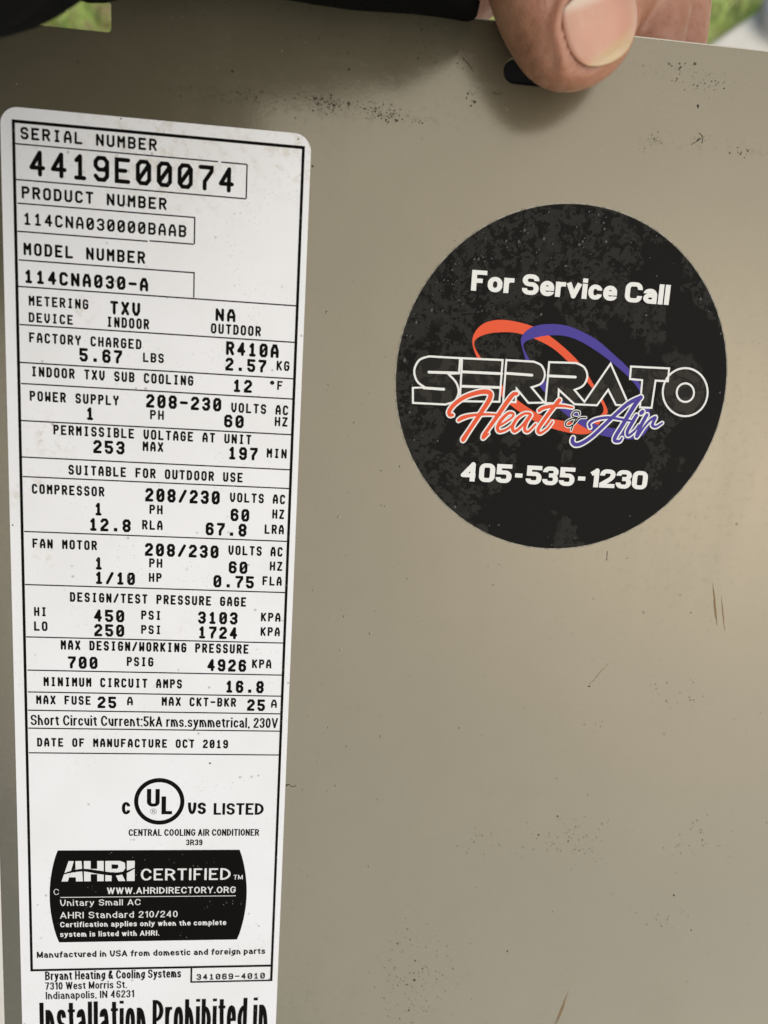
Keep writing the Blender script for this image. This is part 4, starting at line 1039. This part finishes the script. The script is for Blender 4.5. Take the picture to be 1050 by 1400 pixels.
def nail():
    V, F, C = [], [], []
    A, B = 34, 30
    cs, hs = (SF + SCT) / 2, (SCT - SF) / 2
    for i in range(A):
        for j in range(B):
            # map the unit square to the rounded outline
            u, v = 2 * i / (A - 1) - 1, 2 * j / (B - 1) - 1
            rd = .95 if u > 0 else .55
            a, b = u * math.sqrt(1 - v * v / 2 * rd), v * math.sqrt(1 - u * u / 2 * rd)
            s, x = cs - a * hs * 1.02, b * HW * (1 - .06 * a)
            w, tn, _ = thumb_half(max(s, 3.2))
            w = max(w, 10.3)
            y = tn * math.sqrt(max(0, 1 - (x / w) ** 2)) + .1 + .25 * (1 - b * b)
            if s < 5: y -= .02 * (5 - s) ** 2
            V.append(tuple(TIP - AX * s + BB * x + NN * y - PO))
            t = (s - SF) / (SCT - SF)
            pink, white, edge = np.array((.58, .29, .205)), np.array((.66, .50, .40)), np.array((.58, .42, .25))
            lun = float(sm(np.array(t - .05 * b * b * 3), .70, .86)); fe = 1 - float(sm(np.array(t + .10 * b * b), .06, .30))
            c = pink * (1 - lun) + white * lun; c = c * (1 - fe) + edge * fe
            C.append((*c, 1))
    for i in range(A - 1):
        for j in range(B - 1): F.append((i * B + j, i * B + j + 1, (i + 1) * B + j + 1, (i + 1) * B + j))
    k = len(V)
    V += [tuple(np.array(q) - NN * .55) for q in V]; C += C
    F += [tuple(k + q for q in f[::-1]) for f in F]
    rim = [j for j in range(B)] + [i * B + B - 1 for i in range(1, A)] + [(A - 1) * B + j for j in range(B - 2, -1, -1)] + [i * B for i in range(A - 2, 0, -1)]
    for a, b in zip(rim, rim[1:] + rim[:1]): F.append((a, b, k + b, k + a))
    o = mesh('thumbnail', V, F, M['nail'], hand, MM, True)
    ca = o.data.color_attributes.new('tint', 'FLOAT_COLOR', 'POINT')
    ca.data.foreach_set('color', np.array(C, dtype=float).ravel())
    bm = bmesh.new(); bm.from_mesh(o.data); bmesh.ops.recalc_face_normals(bm, faces=bm.faces[:]); bm.to_mesh(o.data); bm.free()
nail()

def sleeve():
    axis = spline([(77, 55.5, 22, 33.5), (44, 57, 28, 38), (26, 58, 31, 40.5), (10, 57, 37, 41), (0, 44.2, 52, 42), (-4, 30.2, 76, 44), (-12, 14, 105, 46), (-70, 20, 130, 48), (-150, 0, 150, 52), (-230, -20, 170, 56)], 8)  # path and bulk out of view shaped to shade the panel's upper left
    T = np.gradient(axis[:, :3], axis=0); T /= np.linalg.norm(T, axis=1)[:, None]
    K = 72; V, F = [], []
    m = len(axis)
    def pt(i, k, inner):
        t = T[i]; u = np.cross(t, (.25, -.55, .8)); u /= np.linalg.norm(u); v = np.cross(t, u); a = 2 * math.pi * k / K
        sx = i / 8
        r = axis[i, 3] - (2.2 if inner else 0) + 1.0 * math.sin(3 * a + sx * 2.1) * min(1, sx) + 0.7 * math.sin(sx * 7 + 2 * math.sin(a + .5)) * min(1, sx * 1.5) + .5 * math.sin(7 * a + sx * 5)
        dv = u * math.cos(a) + v * math.sin(a)
        q = axis[i, :3] + r * (1 + .19 * max(0.0, -dv[2])) * dv
        if i < 8 and dv[2] < .1: q = q + np.array((14.0, 0, 0)) * (1 - i / 8) * min(1, (.1 - dv[2]) * 2)      # cuff reaches further at the back, its black standing in for palm shade
        return tuple(q - PO)
    for inner in (0, 1):
        for i in range(m):
            for k in range(K): V.append(pt(i, k, inner))
    q = m * K
    for i in range(m - 1):
        for k in range(K):
            a, b, c, e = i * K + k, i * K + (k + 1) % K, (i + 1) * K + (k + 1) % K, (i + 1) * K + k
            F.append((a, b, c, e)); F.append((q + e, q + c, q + b, q + a))
    for k in range(K):
        F.append((k, q + k, q + (k + 1) % K, (k + 1) % K))
        F.append(((m - 1) * K + k, (m - 1) * K + (k + 1) % K, q + (m - 1) * K + (k + 1) % K, q + (m - 1) * K + k))
    mesh('sleeve', V, F, M['sleeve'], person, MM, True)
sleeve()
